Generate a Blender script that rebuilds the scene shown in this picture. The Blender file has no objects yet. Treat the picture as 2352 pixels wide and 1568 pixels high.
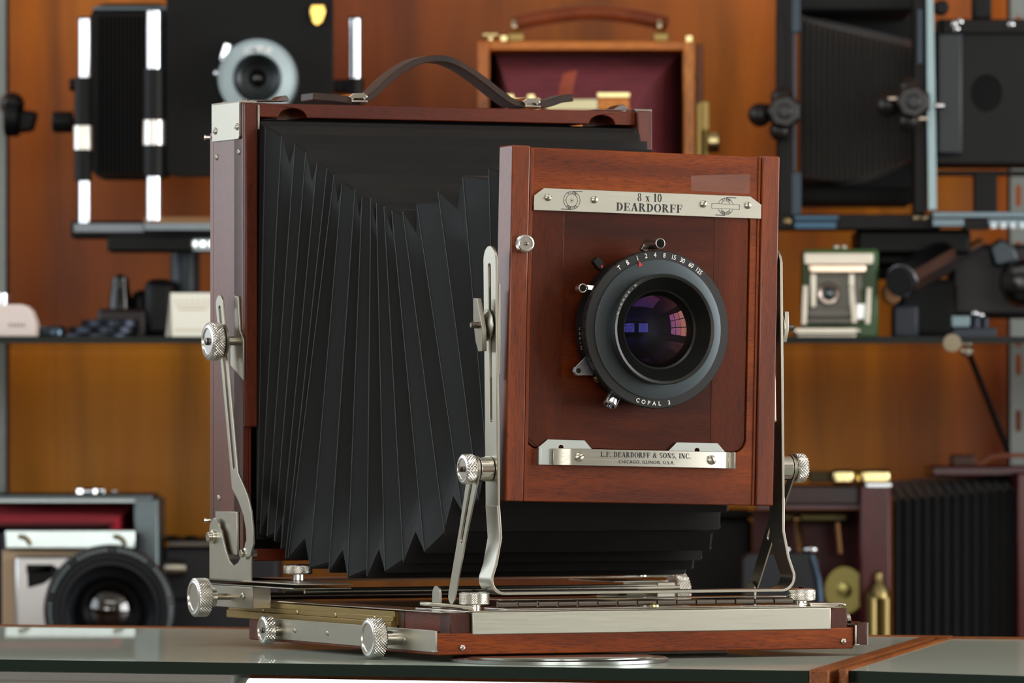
import bpy, bmesh, math, random
from mathutils import Vector, Matrix
random.seed(7)
R = math.radians
S = bpy.context.scene
COL = S.collection

# ------------------------------------------------------------------ camera, world, light, exposure
F = 14570.0            # focal length in pixels of the 2352 wide frame
HY = 965.0             # row of the horizon
EYE = 0.1486           # eye height above the glass counter top (z = 0)
cd = bpy.data.cameras.new('camera'); cam = bpy.data.objects.new('camera', cd); COL.objects.link(cam)
cam.location = (0, 0, EYE); cam.rotation_euler = (R(90), 0, 0)
cd.sensor_width = 36.0; cd.lens = 36.0 * F / 2352
cd.shift_y = (HY - 784) / 2352
cd.clip_start = 0.05; cd.clip_end = 60
cd.dof.use_dof = True; cd.dof.focus_distance = 3.97; cd.dof.aperture_fstop = 20
S.camera = cam
S.view_settings.view_transform = 'Standard'; S.view_settings.look = 'None'
S.view_settings.exposure = -0.15; S.view_settings.gamma = 1.0
S.view_settings.use_curve_mapping = False
S.cycles.use_denoising = True
S.cycles.max_bounces = 10; S.cycles.diffuse_bounces = 4; S.cycles.glossy_bounces = 5; S.cycles.transmission_bounces = 8
S.cycles.caustics_refractive = False; S.cycles.caustics_reflective = False
w = bpy.data.worlds.new('sky'); S.world = w; w.use_nodes = True
w.node_tree.nodes['Background'].inputs[0].default_value = (0.75, 0.86, 1.0, 1)
w.node_tree.nodes['Background'].inputs[1].default_value = 1.0

def area_light(name, loc, rot, sx, sy, watts, col=(0.88, 0.95, 1.0)):
    l = bpy.data.lights.new(name, 'AREA'); l.shape = 'RECTANGLE'; l.size = sx; l.size_y = sy
    l.energy = watts; l.color = col
    o = bpy.data.objects.new(name, l); COL.objects.link(o); o.location = loc; o.rotation_euler = rot
    return o
# daylight entering by the windows of the shop (front wall behind the camera, left wall, right wall), and an added ceiling fill
area_light('daylight_left', (-2.34, 4.7, 1.0), (0, R(-90), 0), 1.5, 3.0, 42)
area_light('daylight_right', (3.38, 3.6, .7), (0, R(90), 0), 1.8, 2.6, 140, (1, .98, .95))
area_light('daylight_front', (-1.2, -2.68, .6), (R(90), 0, 0), 2.2, 1.8, 80, (1, .96, .88))
area_light('daylight_front_b', (1.7, -2.68, .6), (R(90), 0, 0), 2.0, 1.8, 80, (1, .96, .88))
area_light('ceiling_fill', (0.2, 2.6, 1.83), (0, 0, 0), 2.4, 1.2, 22, (1, .96, .88))  # added dim lamp under the closed ceiling, no window there

# ------------------------------------------------------------------ measuring helpers
TH = R(24); CT, ST = math.cos(TH), math.sin(TH); OX, OY = .0799, 3.96
def at(px, py, Y): return Vector(((px - 1176) / F * Y, Y, EYE + (HY - py) / F * Y))
def gp(px, py, z=0.0):
    Y = (EYE - z) * F / (py - HY); return Vector(((px - 1176) / F * Y, Y, z))
def lv(px, py, v):       # point on the plane v = const of the big camera: local (x, y, z)
    a = (px - 1176) / F
    u = (a * (OY - v * CT) - OX - v * ST) / (CT - a * ST); Y = OY + u * ST - v * CT
    return Vector((u, -v, EYE - (py - HY) / F * Y))
def lu(px, py, u):
    a = (px - 1176) / F
    v = (a * (OY + u * ST) - OX - u * CT) / (ST + a * CT); Y = OY + u * ST - v * CT
    return Vector((u, -v, EYE - (py - HY) / F * Y))

# ------------------------------------------------------------------ mesh helpers
class MB:
    def __init__(s, xf=None): s.v = []; s.f = []; s.m = []; s.xf = xf
    def add(s, vs, fs, mi=0):
        n = len(s.v)
        s.v += [tuple(s.xf @ Vector(p)) if s.xf else tuple(p) for p in vs]
        s.f += [tuple(i + n for i in f) for f in fs]; s.m += [mi] * len(fs); return s
    def box(s, x0, y0, z0, x1, y1, z1, mi=0):
        x0, x1 = sorted((x0, x1)); y0, y1 = sorted((y0, y1)); z0, z1 = sorted((z0, z1))
        vs = [(x, y, z) for z in (z0, z1) for y in (y0, y1) for x in (x0, x1)]
        return s.add(vs, [(0, 2, 3, 1), (4, 5, 7, 6), (0, 1, 5, 4), (2, 6, 7, 3), (0, 4, 6, 2), (1, 3, 7, 5)], mi)
    def pb(s, px0, py0, px1, py1, Y, dep, mi=0):
        a = at(px0, py1, Y); b = at(px1, py0, Y); return s.box(a.x, Y, a.z, b.x, Y + dep, b.z, mi)
    def quadbox(s, pts, ext, mi=0):      # pts: planar polygon (list), ext: extrusion vector
        n = len(pts); e = Vector(ext); a = [Vector(p) for p in pts]; b = [p + e for p in a]
        fs = [tuple(range(n)), tuple(range(2 * n - 1, n - 1, -1))] + [(i, n + i, n + (i + 1) % n, (i + 1) % n) for i in range(n)]
        return s.add([tuple(p) for p in a + b], fs, mi)
    def lathe(s, prof, o=(0, 0, 0), ax=(0, -1, 0), n=40, mi=0, cap=True):   # prof: (radius, distance along ax)
        ax = Vector(ax).normalized(); h = Vector((0, 0, 1)) if abs(ax.z) < .9 else Vector((1, 0, 0))
        e1 = ax.cross(h).normalized(); e2 = ax.cross(e1); o = Vector(o)
        vs = []; fs = []; k = len(prof)
        for i in range(n):
            c, d = math.cos(2 * math.pi * i / n), math.sin(2 * math.pi * i / n)
            for r, t in prof: vs.append(tuple(o + ax * t + (e1 * c + e2 * d) * r))
        for i in range(n):
            j = (i + 1) % n
            for q in range(k - 1): fs.append((i * k + q, i * k + q + 1, j * k + q + 1, j * k + q))
        if cap:
            if prof[0][0] > 1e-6: fs.append(tuple(i * k for i in range(n)))
            if prof[-1][0] > 1e-6: fs.append(tuple(i * k + k - 1 for i in reversed(range(n))))
        return s.add(vs, fs, mi)
    def cyl(s, a, b, r0, r1=None, n=20, mi=0):
        a = Vector(a); b = Vector(b); r1 = r0 if r1 is None else r1
        return s.lathe([(r0, 0), (r1, (b - a).length)], a, b - a, n, mi)
    def ball(s, c, r, n=16, mi=0, sc=(1, 1, 1)):
        vs = []; fs = []; k = n // 2
        for i in range(n):
            for q in range(k + 1):
                a = 2 * math.pi * i / n; b = math.pi * q / k
                vs.append((c[0] + r * sc[0] * math.sin(b) * math.cos(a), c[1] + r * sc[1] * math.sin(b) * math.sin(a), c[2] + r * sc[2] * math.cos(b)))
        for i in range(n):
            j = (i + 1) % n
            for q in range(k): fs.append((i * (k + 1) + q, i * (k + 1) + q + 1, j * (k + 1) + q + 1, j * (k + 1) + q))
        return s.add(vs, fs, mi)
    def tube(s, path, r, n=12, mi=0, flat=1.0, up=None):
        P = [Vector(p) for p in path]; vs = []; fs = []
        up = Vector(up) if up else None
        for i, p in enumerate(P):
            t = (P[min(i + 1, len(P) - 1)] - P[max(i - 1, 0)]).normalized()
            h = up or (Vector((0, 0, 1)) if abs(t.z) < .9 else Vector((1, 0, 0)))
            e1 = t.cross(h).normalized(); e2 = t.cross(e1)
            rr = r[i] if isinstance(r, (list, tuple)) else r
            for j in range(n):
                a = 2 * math.pi * j / n; vs.append(tuple(p + e1 * math.cos(a) * rr + e2 * math.sin(a) * rr * flat))
        for i in range(len(P) - 1):
            for j in range(n):
                q = (j + 1) % n; fs.append((i * n + j, i * n + q, (i + 1) * n + q, (i + 1) * n + j))
        fs += [tuple(range(n)), tuple((len(P) - 1) * n + j for j in reversed(range(n)))]
        return s.add(vs, fs, mi)
    def strip(s, path, wdir, width, th, mi=0):   # bent flat strip: path = centre line, wdir = width direction
        P = [Vector(p) for p in path]; wd = Vector(wdir).normalized() * width / 2; vs = []; fs = []
        for i, p in enumerate(P):
            t = (P[min(i + 1, len(P) - 1)] - P[max(i - 1, 0)]).normalized(); nn = t.cross(wd).normalized() * th / 2
            vs += [tuple(p - wd - nn), tuple(p + wd - nn), tuple(p + wd + nn), tuple(p - wd + nn)]
        for i in range(len(P) - 1):
            for j in range(4): q = (j + 1) % 4; fs.append((i * 4 + j, i * 4 + q, i * 4 + 4 + q, i * 4 + 4 + j))
        k = (len(P) - 1) * 4; fs += [(3, 2, 1, 0), (k, k + 1, k + 2, k + 3)]
        return s.add(vs, fs, mi)
    def plate(s, outer, holes, o, ax, ay, ext, mi=0):    # flat plate with holes; loops in 2D
        bm = bmesh.new(); loops = []
        for L in [outer] + list(holes):
            L = [p for i, p in enumerate(L) if abs(p[0] - L[i - 1][0]) + abs(p[1] - L[i - 1][1]) > 1e-6]
            vv = [bm.verts.new((p[0], p[1], 0)) for p in L]; loops.append(vv)
            for i in range(len(vv)): bm.edges.new((vv[i], vv[(i + 1) % len(vv)]))
        bmesh.ops.triangle_fill(bm, use_beauty=True, use_dissolve=False, edges=bm.edges[:])
        bm.verts.index_update(); n = len(bm.verts); o = Vector(o); ax = Vector(ax); ay = Vector(ay); e = Vector(ext)
        a = [o + ax * q.co.x + ay * q.co.y for q in bm.verts]
        fs = []
        for fc in bm.faces:
            ids = [q.index for q in fc.verts]; fs.append(tuple(ids)); fs.append(tuple(n + i for i in reversed(ids)))
        for vv in loops:
            for i in range(len(vv)):
                p, q = vv[i].index, vv[(i + 1) % len(vv)].index; fs.append((p, n + p, n + q, q))
        bm.free(); return s.add([tuple(p) for p in a] + [tuple(p + e) for p in a], fs, mi)
    def build(s, name, mats, parent=None, bevel=0, smooth=35, seg=2, loc=None, rot=None):
        me = bpy.data.meshes.new(name); me.from_pydata(s.v, [], s.f)
        mats = mats if isinstance(mats, (list, tuple)) else [mats]
        for m in mats: me.materials.append(m)
        me.polygons.foreach_set('material_index', s.m)
        bm = bmesh.new(); bm.from_mesh(me); bmesh.ops.recalc_face_normals(bm, faces=bm.faces[:]); bm.to_mesh(me); bm.free()
        if smooth:
            me.polygons.foreach_set('use_smooth', [True] * len(me.polygons)); me.set_sharp_from_angle(angle=R(smooth))
        o = bpy.data.objects.new(name, me); COL.objects.link(o)
        if parent: o.parent = parent
        if loc: o.location = loc
        if rot: o.rotation_euler = rot
        if bevel:
            b = o.modifiers.new('bevel', 'BEVEL'); b.width = bevel; b.segments = seg; b.limit_method = 'ANGLE'; b.angle_limit = R(40)
        return o
def thing(name, label, cat, loc=(0, 0, 0), rz=0, group=None):
    o = bpy.data.objects.new(name, None); COL.objects.link(o); o.location = loc; o.rotation_euler = (0, 0, rz)
    o.empty_display_size = .02; o['label'] = label; o['category'] = cat
    if group: o['group'] = group
    return o
def tag(o, label, cat, group=None):
    o['label'] = label; o['category'] = cat
    if group: o['group'] = group
    return o
def struct(o): o['kind'] = 'structure'; return o
def plabel(o, l): o['label'] = l; return o
def rr(x0, y0, x1, y1, r, n=6, cor=(1, 1, 1, 1)):     # rounded rectangle, corners: bl, br, tr, tl
    pts = []
    for (cx, cy, a0, k) in ((x0 + r, y0 + r, 180, cor[0]), (x1 - r, y0 + r, 270, cor[1]), (x1 - r, y1 - r, 0, cor[2]), (x0 + r, y1 - r, 90, cor[3])):
        if k: pts += [(cx + r * math.cos(R(a0 + 90 * i / n)), cy + r * math.sin(R(a0 + 90 * i / n))) for i in range(n + 1)]
        else:
            sx = -1 if a0 in (180, 90) else 1; sy = -1 if a0 in (180, 270) else 1; pts.append((cx + sx * r, cy + sy * r))
    return pts
def circ(cx, cy, r, n=20, rx=None): return [(cx + (rx or r) * math.cos(2 * math.pi * i / n), cy + r * math.sin(2 * math.pi * i / n)) for i in range(n)]
def slot(x0, y0, x1, y1, r, n=8):    # stadium along a line
    d = Vector((x1 - x0, y1 - y0)).normalized(); a = math.degrees(math.atan2(d.y, d.x)); pts = []
    for cx, cy, a0 in ((x1, y1, a - 90), (x0, y0, a + 90)):
        pts += [(cx + r * math.cos(R(a0 + 180 * i / n)), cy + r * math.sin(R(a0 + 180 * i / n))) for i in range(n + 1)]
    return pts

# ------------------------------------------------------------------ materials
def lin(c):
    f = lambda x: x / 12.92 if x <= .04045 else ((x + .055) / 1.055) ** 2.4
    return tuple(f(q / 255) for q in c) + (1,)
def mat(name, col, rough=.5, metal=0, **kw):
    m = bpy.data.materials.new(name); m.use_nodes = True; b = m.node_tree.nodes['Principled BSDF']
    b.inputs['Base Color'].default_value = lin(col); b.inputs['Roughness'].default_value = rough; b.inputs['Metallic'].default_value = metal
    for k, v in kw.items(): b.inputs[k.replace('_', ' ')].default_value = v
    return m
def nn(m, t, **kw):
    n = m.node_tree.nodes.new(t)
    for k, v in kw.items(): setattr(n, k, v)
    return n
def lk(m, a, b): m.node_tree.links.new(a, b)
def noise(m, scale, sc=(1, 1, 1), detail=6, rough=.6, rot=(0, 0, 0), coord='Object', dist=0):
    t = nn(m, 'ShaderNodeTexCoord'); mp = nn(m, 'ShaderNodeMapping'); mp.inputs['Scale'].default_value = sc; mp.inputs['Rotation'].default_value = rot
    lk(m, t.outputs[coord], mp.inputs[0]); n = nn(m, 'ShaderNodeTexNoise'); n.inputs['Scale'].default_value = scale
    n.inputs['Detail'].default_value = detail; n.inputs['Roughness'].default_value = rough; n.inputs['Distortion'].default_value = dist
    lk(m, mp.outputs[0], n.inputs['Vector']); return n
def ramp(m, src, stops):
    r = nn(m, 'ShaderNodeValToRGB'); e = r.color_ramp.elements
    while len(e) < len(stops): e.new(.5)
    for q, (p, c) in zip(e, stops): q.position = p; q.color = c if len(c) == 4 else lin(c)
    lk(m, src, r.inputs[0]); return r
def wood(name, cols, axis='z', scale=1.0, rough=.38, coat=.06, pore=.55, bump=.05, spec=.3, porecol=(38, 14, 8)):
    m = mat(name, cols[1], rough, 0, Coat_Weight=coat, Coat_Roughness=.22, Specular_IOR_Level=spec); b = m.node_tree.nodes['Principled BSDF']
    k = {'x': (.10, 1, 1), 'y': (1, .10, 1), 'z': (1, 1, .10)}[axis]
    n1 = noise(m, 26 * scale, k, 5, .62, dist=.6)
    r1 = ramp(m, n1.outputs['Fac'], [(.30, cols[0]), (.5, cols[1]), (.72, cols[2])])
    k2 = {'x': (.07, 1, 1), 'y': (1, .07, 1), 'z': (1, 1, .07)}[axis]
    n2 = noise(m, 1700 * scale, k2, 2, .7)
    r2 = ramp(m, n2.outputs['Fac'], [(.36, (1, 1, 1, 1)), (.52, (0, 0, 0, 1))])
    n3 = noise(m, 110 * scale, k, 3, .5)
    mu = nn(m, 'ShaderNodeMath', operation='MULTIPLY'); lk(m, r2.outputs[0], mu.inputs[0]); lk(m, n3.outputs['Fac'], mu.inputs[1])
    mu2 = nn(m, 'ShaderNodeMath', operation='MULTIPLY'); lk(m, mu.outputs[0], mu2.inputs[0]); mu2.inputs[1].default_value = pore * 1.8; mu2.use_clamp = True
    mx = nn(m, 'ShaderNodeMix', data_type='RGBA'); lk(m, mu2.outputs[0], mx.inputs[0]); lk(m, r1.outputs[0], mx.inputs[6]); mx.inputs[7].default_value = lin(porecol)
    lk(m, mx.outputs[2], b.inputs['Base Color'])
    bp = nn(m, 'ShaderNodeBump'); bp.inputs['Strength'].default_value = bump; bp.inputs['Distance'].default_value = .0003; bp.invert = True
    lk(m, r2.outputs[0], bp.inputs['Height']); lk(m, bp.outputs[0], b.inputs['Normal'])
    return m
def metal(name, col, rough, axis=None, var=.10, aniso=0, spots=None):
    m = mat(name, col, rough, 1); b = m.node_tree.nodes['Principled BSDF']
    k = {'x': (.02, 1, 1), 'y': (1, .02, 1), 'z': (1, 1, .02), None: (1, 1, 1)}[axis]
    if not axis: var = min(var, .03)
    n = noise(m, 1500 if axis else 120, k, 3, .6)
    mr = nn(m, 'ShaderNodeMapRange'); mr.inputs[3].default_value = max(rough - var, .02); mr.inputs[4].default_value = rough + var
    lk(m, n.outputs['Fac'], mr.inputs[0]); lk(m, mr.outputs[0], b.inputs['Roughness'])
    if axis:
        bp = nn(m, 'ShaderNodeBump'); bp.inputs['Strength'].default_value = .25; bp.inputs['Distance'].default_value = .00004
        lk(m, n.outputs['Fac'], bp.inputs['Height']); lk(m, bp.outputs[0], b.inputs['Normal'])
    return m
def fabric(name, col, rough=.75, col2=None, sheen=.25):
    m = mat(name, col, rough, 0, Sheen_Weight=sheen, Sheen_Roughness=.5, Specular_IOR_Level=.28); b = m.node_tree.nodes['Principled BSDF']
    n = noise(m, 40, (1, 1, 1), 4); r = ramp(m, n.outputs['Fac'], [(.35, col), (.7, col2 or tuple(min(255, int(q * 1.25)) for q in col))])
    lk(m, r.outputs[0], b.inputs['Base Color'])
    n2 = noise(m, 1400, (1, 1, 1), 2); bp = nn(m, 'ShaderNodeBump'); bp.inputs['Strength'].default_value = .2; bp.inputs['Distance'].default_value = .0002
    lk(m, n2.outputs['Fac'], bp.inputs['Height']); lk(m, bp.outputs[0], b.inputs['Normal']); return m

RED3 = [(84, 30, 3), (126, 53, 4), (162, 78, 7)]
W_V = wood('mahogany_upright_grain', [(76, 26, 3), (114, 45, 5), (146, 64, 8)], 'z')
W_H = wood('mahogany_level_grain', RED3, 'x')
W_RAIL = wood('mahogany_bright_rail', [(116, 44, 3), (164, 74, 4), (196, 100, 7)], 'x')
W_BOARD = wood('mahogany_dark_board', [(46, 15, 4), (72, 25, 5), (98, 38, 7)], 'x', rough=.3)
W_BOARDV = wood('mahogany_dark_board_upright', [(48, 16, 4), (76, 27, 5), (102, 40, 7)], 'z', rough=.3)
W_Y = wood('mahogany_long_grain', [(80, 28, 14), (108, 40, 20), (128, 54, 28)], 'y')
W_DARK = wood('mahogany_end_block', [(56, 26, 20), (72, 36, 28), (88, 46, 36)], 'z')
NI = metal('satin_nickel', (188, 184, 170), .32)
NI_X = metal('brushed_nickel', (186, 184, 172), .33, 'x')
NI_PLATE = metal('matt_nickel_plate', (186, 184, 170), .42, 'x')
NI_EDGE = metal('bright_nickel', (232, 228, 218), .16)
KN = metal('knurled_nickel', (226, 224, 218), .22)
STEEL = metal('dark_steel', (120, 112, 104), .3)
BRASS_OLD = metal('tarnished_brass', (150, 128, 78), .4, 'y')
BRASS = metal('polished_brass', (214, 176, 92), .2)
BRASS_PALE = metal('pale_brass', (222, 206, 150), .25)
CHROME = metal('chrome', (214, 218, 224), .10, var=.03)
BELLOWS = fabric('black_bellows_cloth', (13, 13, 12), .62, (17, 17, 16), .03)
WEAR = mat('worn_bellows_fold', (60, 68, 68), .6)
BLACKP = mat('matt_black_lining', (9, 10, 11), .8)
BLK = mat('black_anodised', (13, 14, 15), .5, 0, Specular_IOR_Level=.25)
BLKG = mat('black_gloss', (9, 9, 11), .16)
SHUT = mat('slate_anodised_face', (78, 86, 90), .34, .8)
LEATHER = fabric('dark_brown_leather', (40, 28, 22), .42, (66, 40, 28), .1)
LEATHER_R = fabric('tan_leather', (116, 50, 18), .4, (138, 64, 24), .1)
INK = mat('black_ink', (22, 24, 34), .6)
WHITE = mat('white_paint', (236, 236, 230), .5)
REDP = mat('red_paint', (196, 34, 28), .5)

def coated(name, base, film, ior=1.6):
    m = mat(name, base, .015, 0); b = m.node_tree.nodes['Principled BSDF']
    b.inputs['IOR'].default_value = 2.0; b.inputs['Thin Film Thickness'].default_value = film; b.inputs['Thin Film IOR'].default_value = ior
    return m
LENS_A = coated('violet_coated_glass', (255, 255, 255), 103, 1.38); LENS_A.node_tree.nodes['Principled BSDF'].inputs['Transmission Weight'].default_value = 1; LENS_A.node_tree.nodes['Principled BSDF'].inputs['IOR'].default_value = 2.2
LENS_B = coated('green_coated_glass', (3, 5, 5), 195, 1.45)

# ------------------------------------------------------------------ lettering
def sans(text, size, bold=0.0, sp=1.0):
    c = bpy.data.curves.new('t', 'FONT'); c.body = text; c.size = size; c.align_x = 'CENTER'; c.align_y = 'CENTER'; c.resolution_u = 3
    c.offset = bold * size; c.space_character = sp
    o = bpy.data.objects.new('t', c); COL.objects.link(o)
    me = bpy.data.meshes.new_from_object(o)
    vs = [tuple(v.co) for v in me.vertices]; fs = [tuple(p.vertices) for p in me.polygons]
    bpy.data.objects.remove(o); bpy.data.curves.remove(c); bpy.data.meshes.remove(me)
    return vs, fs
def _ring(cx, cy, rx, ry, tx, ty, a0=0, a1=360, n=28):
    out = []
    for i in range(n):
        a, b = R(a0 + (a1 - a0) * i / n), R(a0 + (a1 - a0) * (i + 1) / n)
        out.append([(cx + rx * math.cos(a), cy + ry * math.sin(a)), (cx + rx * math.cos(b), cy + ry * math.sin(b)),
                    (cx + (rx - tx) * math.cos(b), cy + (ry - ty) * math.sin(b)), (cx + (rx - tx) * math.cos(a), cy + (ry - ty) * math.sin(a))])
    return out
def _r(x0, y0, x1, y1): return [(x0, y0), (x1, y0), (x1, y1), (x0, y1)]
def _d(x0, y0, x1, y1, t): return [(x0 - t / 2, y0), (x0 + t / 2, y0), (x1 + t / 2, y1), (x1 - t / 2, y1)]
def _stem(x): return [_r(x, 0, x + .17, 1), _r(x - .1, 0, x + .27, .055), _r(x - .1, .945, x + .27, 1)]
GL = {
 'D': (.82, _stem(.12) + _ring(.29, .5, .47, .5, .17, .055, -90, 90)),
 'E': (.76, _stem(.12) + [_r(.29, .945, .67, 1), _r(.62, .70, .67, 1), _r(.29, .475, .53, .53), _r(.49, .36, .54, .64), _r(.29, 0, .70, .055), _r(.65, 0, .70, .32)]),
 'F': (.72, _stem(.12) + [_r(.29, .945, .67, 1), _r(.62, .70, .67, 1), _r(.29, .475, .53, .53), _r(.49, .36, .54, .64)]),
 'A': (.84, [_d(.14, 0, .41, 1, .06), _d(.68, 0, .43, 1, .19), _r(.2, .28, .62, .335), _r(.02, 0, .28, .055), _r(.54, 0, .82, .055)]),
 'R': (.86, _stem(.12) + _ring(.29, .74, .36, .26, .16, .055, -90, 90) + [_d(.70, .03, .42, .5, .18), _r(.62, 0, .84, .055)]),
 'O': (.86, _ring(.43, .5, .40, .51, .17, .045)),
 'C': (.80, _ring(.43, .5, .39, .51, .17, .045, 48, 312) + [_r(.66, .62, .71, 1), _r(.66, .02, .71, .3)]),
 'L': (.74, _stem(.12) + [_r(.29, 0, .68, .055), _r(.63, 0, .68, .36)]),
 'I': (.40, _stem(.12)),
 'N': (.88, [_r(.12, 0, .17, 1), _r(.70, 0, .75, 1), _d(.68, 0, .19, 1, .2), _r(.02, 0, .27, .055), _r(.02, .945, .27, 1), _r(.6, .945, .85, 1)]),
 'S': (.66, _ring(.33, .74, .26, .27, .10, .06, 40, 270, 16) + _ring(.33, .26, .27, .27, .12, .06, -140, 90, 16) + [_r(.53, .68, .57, .98), _r(.08, .02, .12, .34)]),
 '&': (.92, _ring(.40, .77, .19, .24, .08, .05) + _ring(.36, .27, .31, .28, .13, .055, 60, 330) + [_d(.80, 0, .30, .66, .15), _r(.58, .42, .86, .47), _d(.55, .06, .74, .45, .06)]),
 '.': (.30, [_r(.08, 0, .24, .15)]), ',': (.30, [_r(.08, 0, .24, .15), _d(.1, -.16, .2, 0, .07)]),
 '8': (.62, _ring(.31, .75, .22, .25, .10, .05) + _ring(.31, .26, .26, .27, .12, .05)),
 '1': (.46, [_r(.14, 0, .30, 1), _r(.04, 0, .40, .05), _d(.06, .80, .16, 1, .06)]),
 '0': (.64, _ring(.32, .5, .27, .51, .13, .045)),
 'x': (.62, [_d(.48, 0, .14, .66, .15), _d(.12, 0, .48, .66, .05), _r(.02, 0, .24, .045), _r(.36, 0, .60, .045), _r(.02, .615, .26, .66), _r(.38, .615, .58, .66)]),
 ' ': (.42, [])}
def serif(text, size, width):     # polygons centred on 0 with the given overall width
    x = 0; polys = []
    for ch in text:
        a, g = GL[ch]; polys += [[(x + p[0], p[1]) for p in poly] for poly in g]; x += a + .06
    k = width / x
    return [[((p[0] - x / 2) * k, (p[1] - .5) * size) for p in poly] for poly in polys]
def flat_on(mb, polys, o, ax, ay, mi=0):
    o = Vector(o); ax = Vector(ax); ay = Vector(ay)
    for p in polys: mb.add([tuple(o + ax * q[0] + ay * q[1]) for q in p], [tuple(range(len(p)))], mi)
def sans_on(mb, text, size, o, ax, ay, bold=0.0, sp=1.0, wscale=1.0, mi=0):
    vs, fs = sans(text, size, bold, sp); o = Vector(o); ax = Vector(ax) * wscale; ay = Vector(ay)
    mb.add([tuple(o + ax * v[0] + ay * v[1]) for v in vs], fs, mi)
def circle_line(cx, cy, r, t, n=40): return _ring(cx, cy, r, r, t, t, 0, 360, n)

# ------------------------------------------------------------------ knurled knob
def knob(name, mt, parent, o, ax, r, h, nu=40, rec=True, stem=None, stub=None, stemr=None, mname=None):
    ax = Vector(ax).normalized(); hh = Vector((0, 0, 1)) if abs(ax.z) < .9 else Vector((1, 0, 0))
    e1 = ax.cross(hh).normalized(); e2 = ax.cross(e1); o = Vector(o); mb = MB()
    amp = r * .05; vs = []; fs = []
    tri = lambda x: abs((x % 1) * 2 - 1)
    kz = h * nu / (2 * math.pi * r); na, nt = nu * 6, max(10, int(kz * 6))
    for i in range(na):
        for j in range(nt + 1):
            t = j / nt; a = i / na
            g = min(tri(a * nu + t * kz), tri(a * nu - t * kz)) if .04 < t < .96 else 0
            e = min(t, 1 - t); ch = max(0, .10 - e) / .10 * r * .06
            q = r - amp + amp * g * 1.5 - ch
            vs.append(tuple(o + ax * (h * t) + (e1 * math.cos(2 * math.pi * a) + e2 * math.sin(2 * math.pi * a)) * q))
    k = nt + 1
    for i in range(na):
        j = (i + 1) % na
        for q in range(nt): fs.append((i * k + q, i * k + q + 1, j * k + q + 1, j * k + q))
    mb.add(vs, fs)
    rb = r - amp - r * .06
    mb.lathe([(rb, h), (rb * .93, h + r * .02), (rb * .80, h + r * .02), (rb * .76, h - r * .05), (.0001, h - r * .05)] if rec else
             [(rb, h), (rb * .9, h + r * .03), (.0001, h + r * .03)], o, ax, 48, cap=False)
    mb.lathe([(.0001, 0), (rb, 0)], o, ax, 48, cap=False)
    if stem: mb.lathe([(stemr or r * .42, -stem), (stemr or r * .42, .0002)], o, ax, 28)
    ob = mb.build(name, mt, parent, smooth=28)
    if stub:
        s = MB(); rs = r * .2; pr = [(rs, h - r * .2)]
        for i in range(5): pr += [(rs, h + stub * i / 5), (rs * .82, h + stub * (i + .5) / 5)]
        s.lathe(pr + [(rs * .7, h + stub)], o, ax, 16); s.build('threaded_stud', STEEL, ob)
    return ob
def screw(parent, o, ax, r, ang=30, mt=None, name='screw'):
    ax = Vector(ax).normalized(); o = Vector(o); mb = MB()
    mb.lathe([(r, 0), (r * .95, r * .25), (r * .7, r * .45), (r * .3, r * .55), (.00001, r * .57)], o, ax, 20, cap=False)
    h = Vector((0, 0, 1)) if abs(ax.z) < .9 else Vector((1, 0, 0)); e1 = ax.cross(h).normalized(); e2 = ax.cross(e1)
    d = e1 * math.cos(R(ang)) + e2 * math.sin(R(ang)); p = ax.cross(d)
    c = o + ax * r * .52
    mb.quadbox([c + d * r * .92 + p * r * .12, c - d * r * .92 + p * r * .12, c - d * r * .92 - p * r * .12, c + d * r * .92 - p * r * .12], ax * r * .09, 1)
    return mb.build(name, [mt or NI, STEEL], parent)
# ================================================================== THE BIG FIELD CAMERA
K = thing('view_camera', 'large reddish mahogany field camera with black bellows and nickel fittings on the glass counter', 'camera', (OX, OY, 0), TH)
X, Y_, Z = Vector((1, 0, 0)), Vector((0, 1, 0)), Vector((0, 0, 1))
VF = Vector((0, -1, 0))                      # towards the front of the camera
# ---- bed
m = MB(); m.box(-.1435, -.012, .0045, .1435, .30, .0178); m.box(-.12, .30, .0045, .12, .34, .016)
m.build('bed_board', wood('mahogany_bed', RED3, 'x'), K, bevel=.0008)
m = MB(); m.box(-.08, .04, .0004, .08, .20, .0045); m.build('tripod_plate', STEEL, K, bevel=.0005)
for s in (-1, 1):
    m = MB(); m.plate(rr(-.0135, .0064, .2666, .0197, .0008, 2), [], (s * .1437, 0, 0), Y_, Z, (s * .0013, 0, 0))
    m.box(s * .1435, -.0135, .0064, s * .1470, -.0120, .0075)
    ob = m.build('bed_side_strip', NI if s < 0 else NI, K, bevel=.0002)
    for yy in (.035, .098, .16, .215): screw(ob, (s * .1450, yy, .0128), (s, 0, 0), .0016)
m = MB(); m.box(.1450, -.0135, .0070, .1520, -.006, .0206); m.build('bed_end_cap', W_DARK, K, bevel=.0006)
m = MB(); m.plate([(-.0135, .0068), (.02, .0068), (.02, .0215), (-.0135, .0208)], [], (.1520, 0, 0), Y_, Z, (.0012, 0, 0)); m.build('corner_bracket', NI_EDGE, K)
m = MB(); m.cyl((.143, -.004, .0225), (.1435, -.004, .0225), .001); m.lathe([(.0045, 0), (.0045, .007), (.003, .008)], (.1405, .004, .0222), X, 24); m.build('lock_stud', NI_EDGE, K)
for px, py in ((1062, 1487), (1937, 1472)): screw(K, lv(px, py, .0122), VF, .0019, name='bed_pin')
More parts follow.
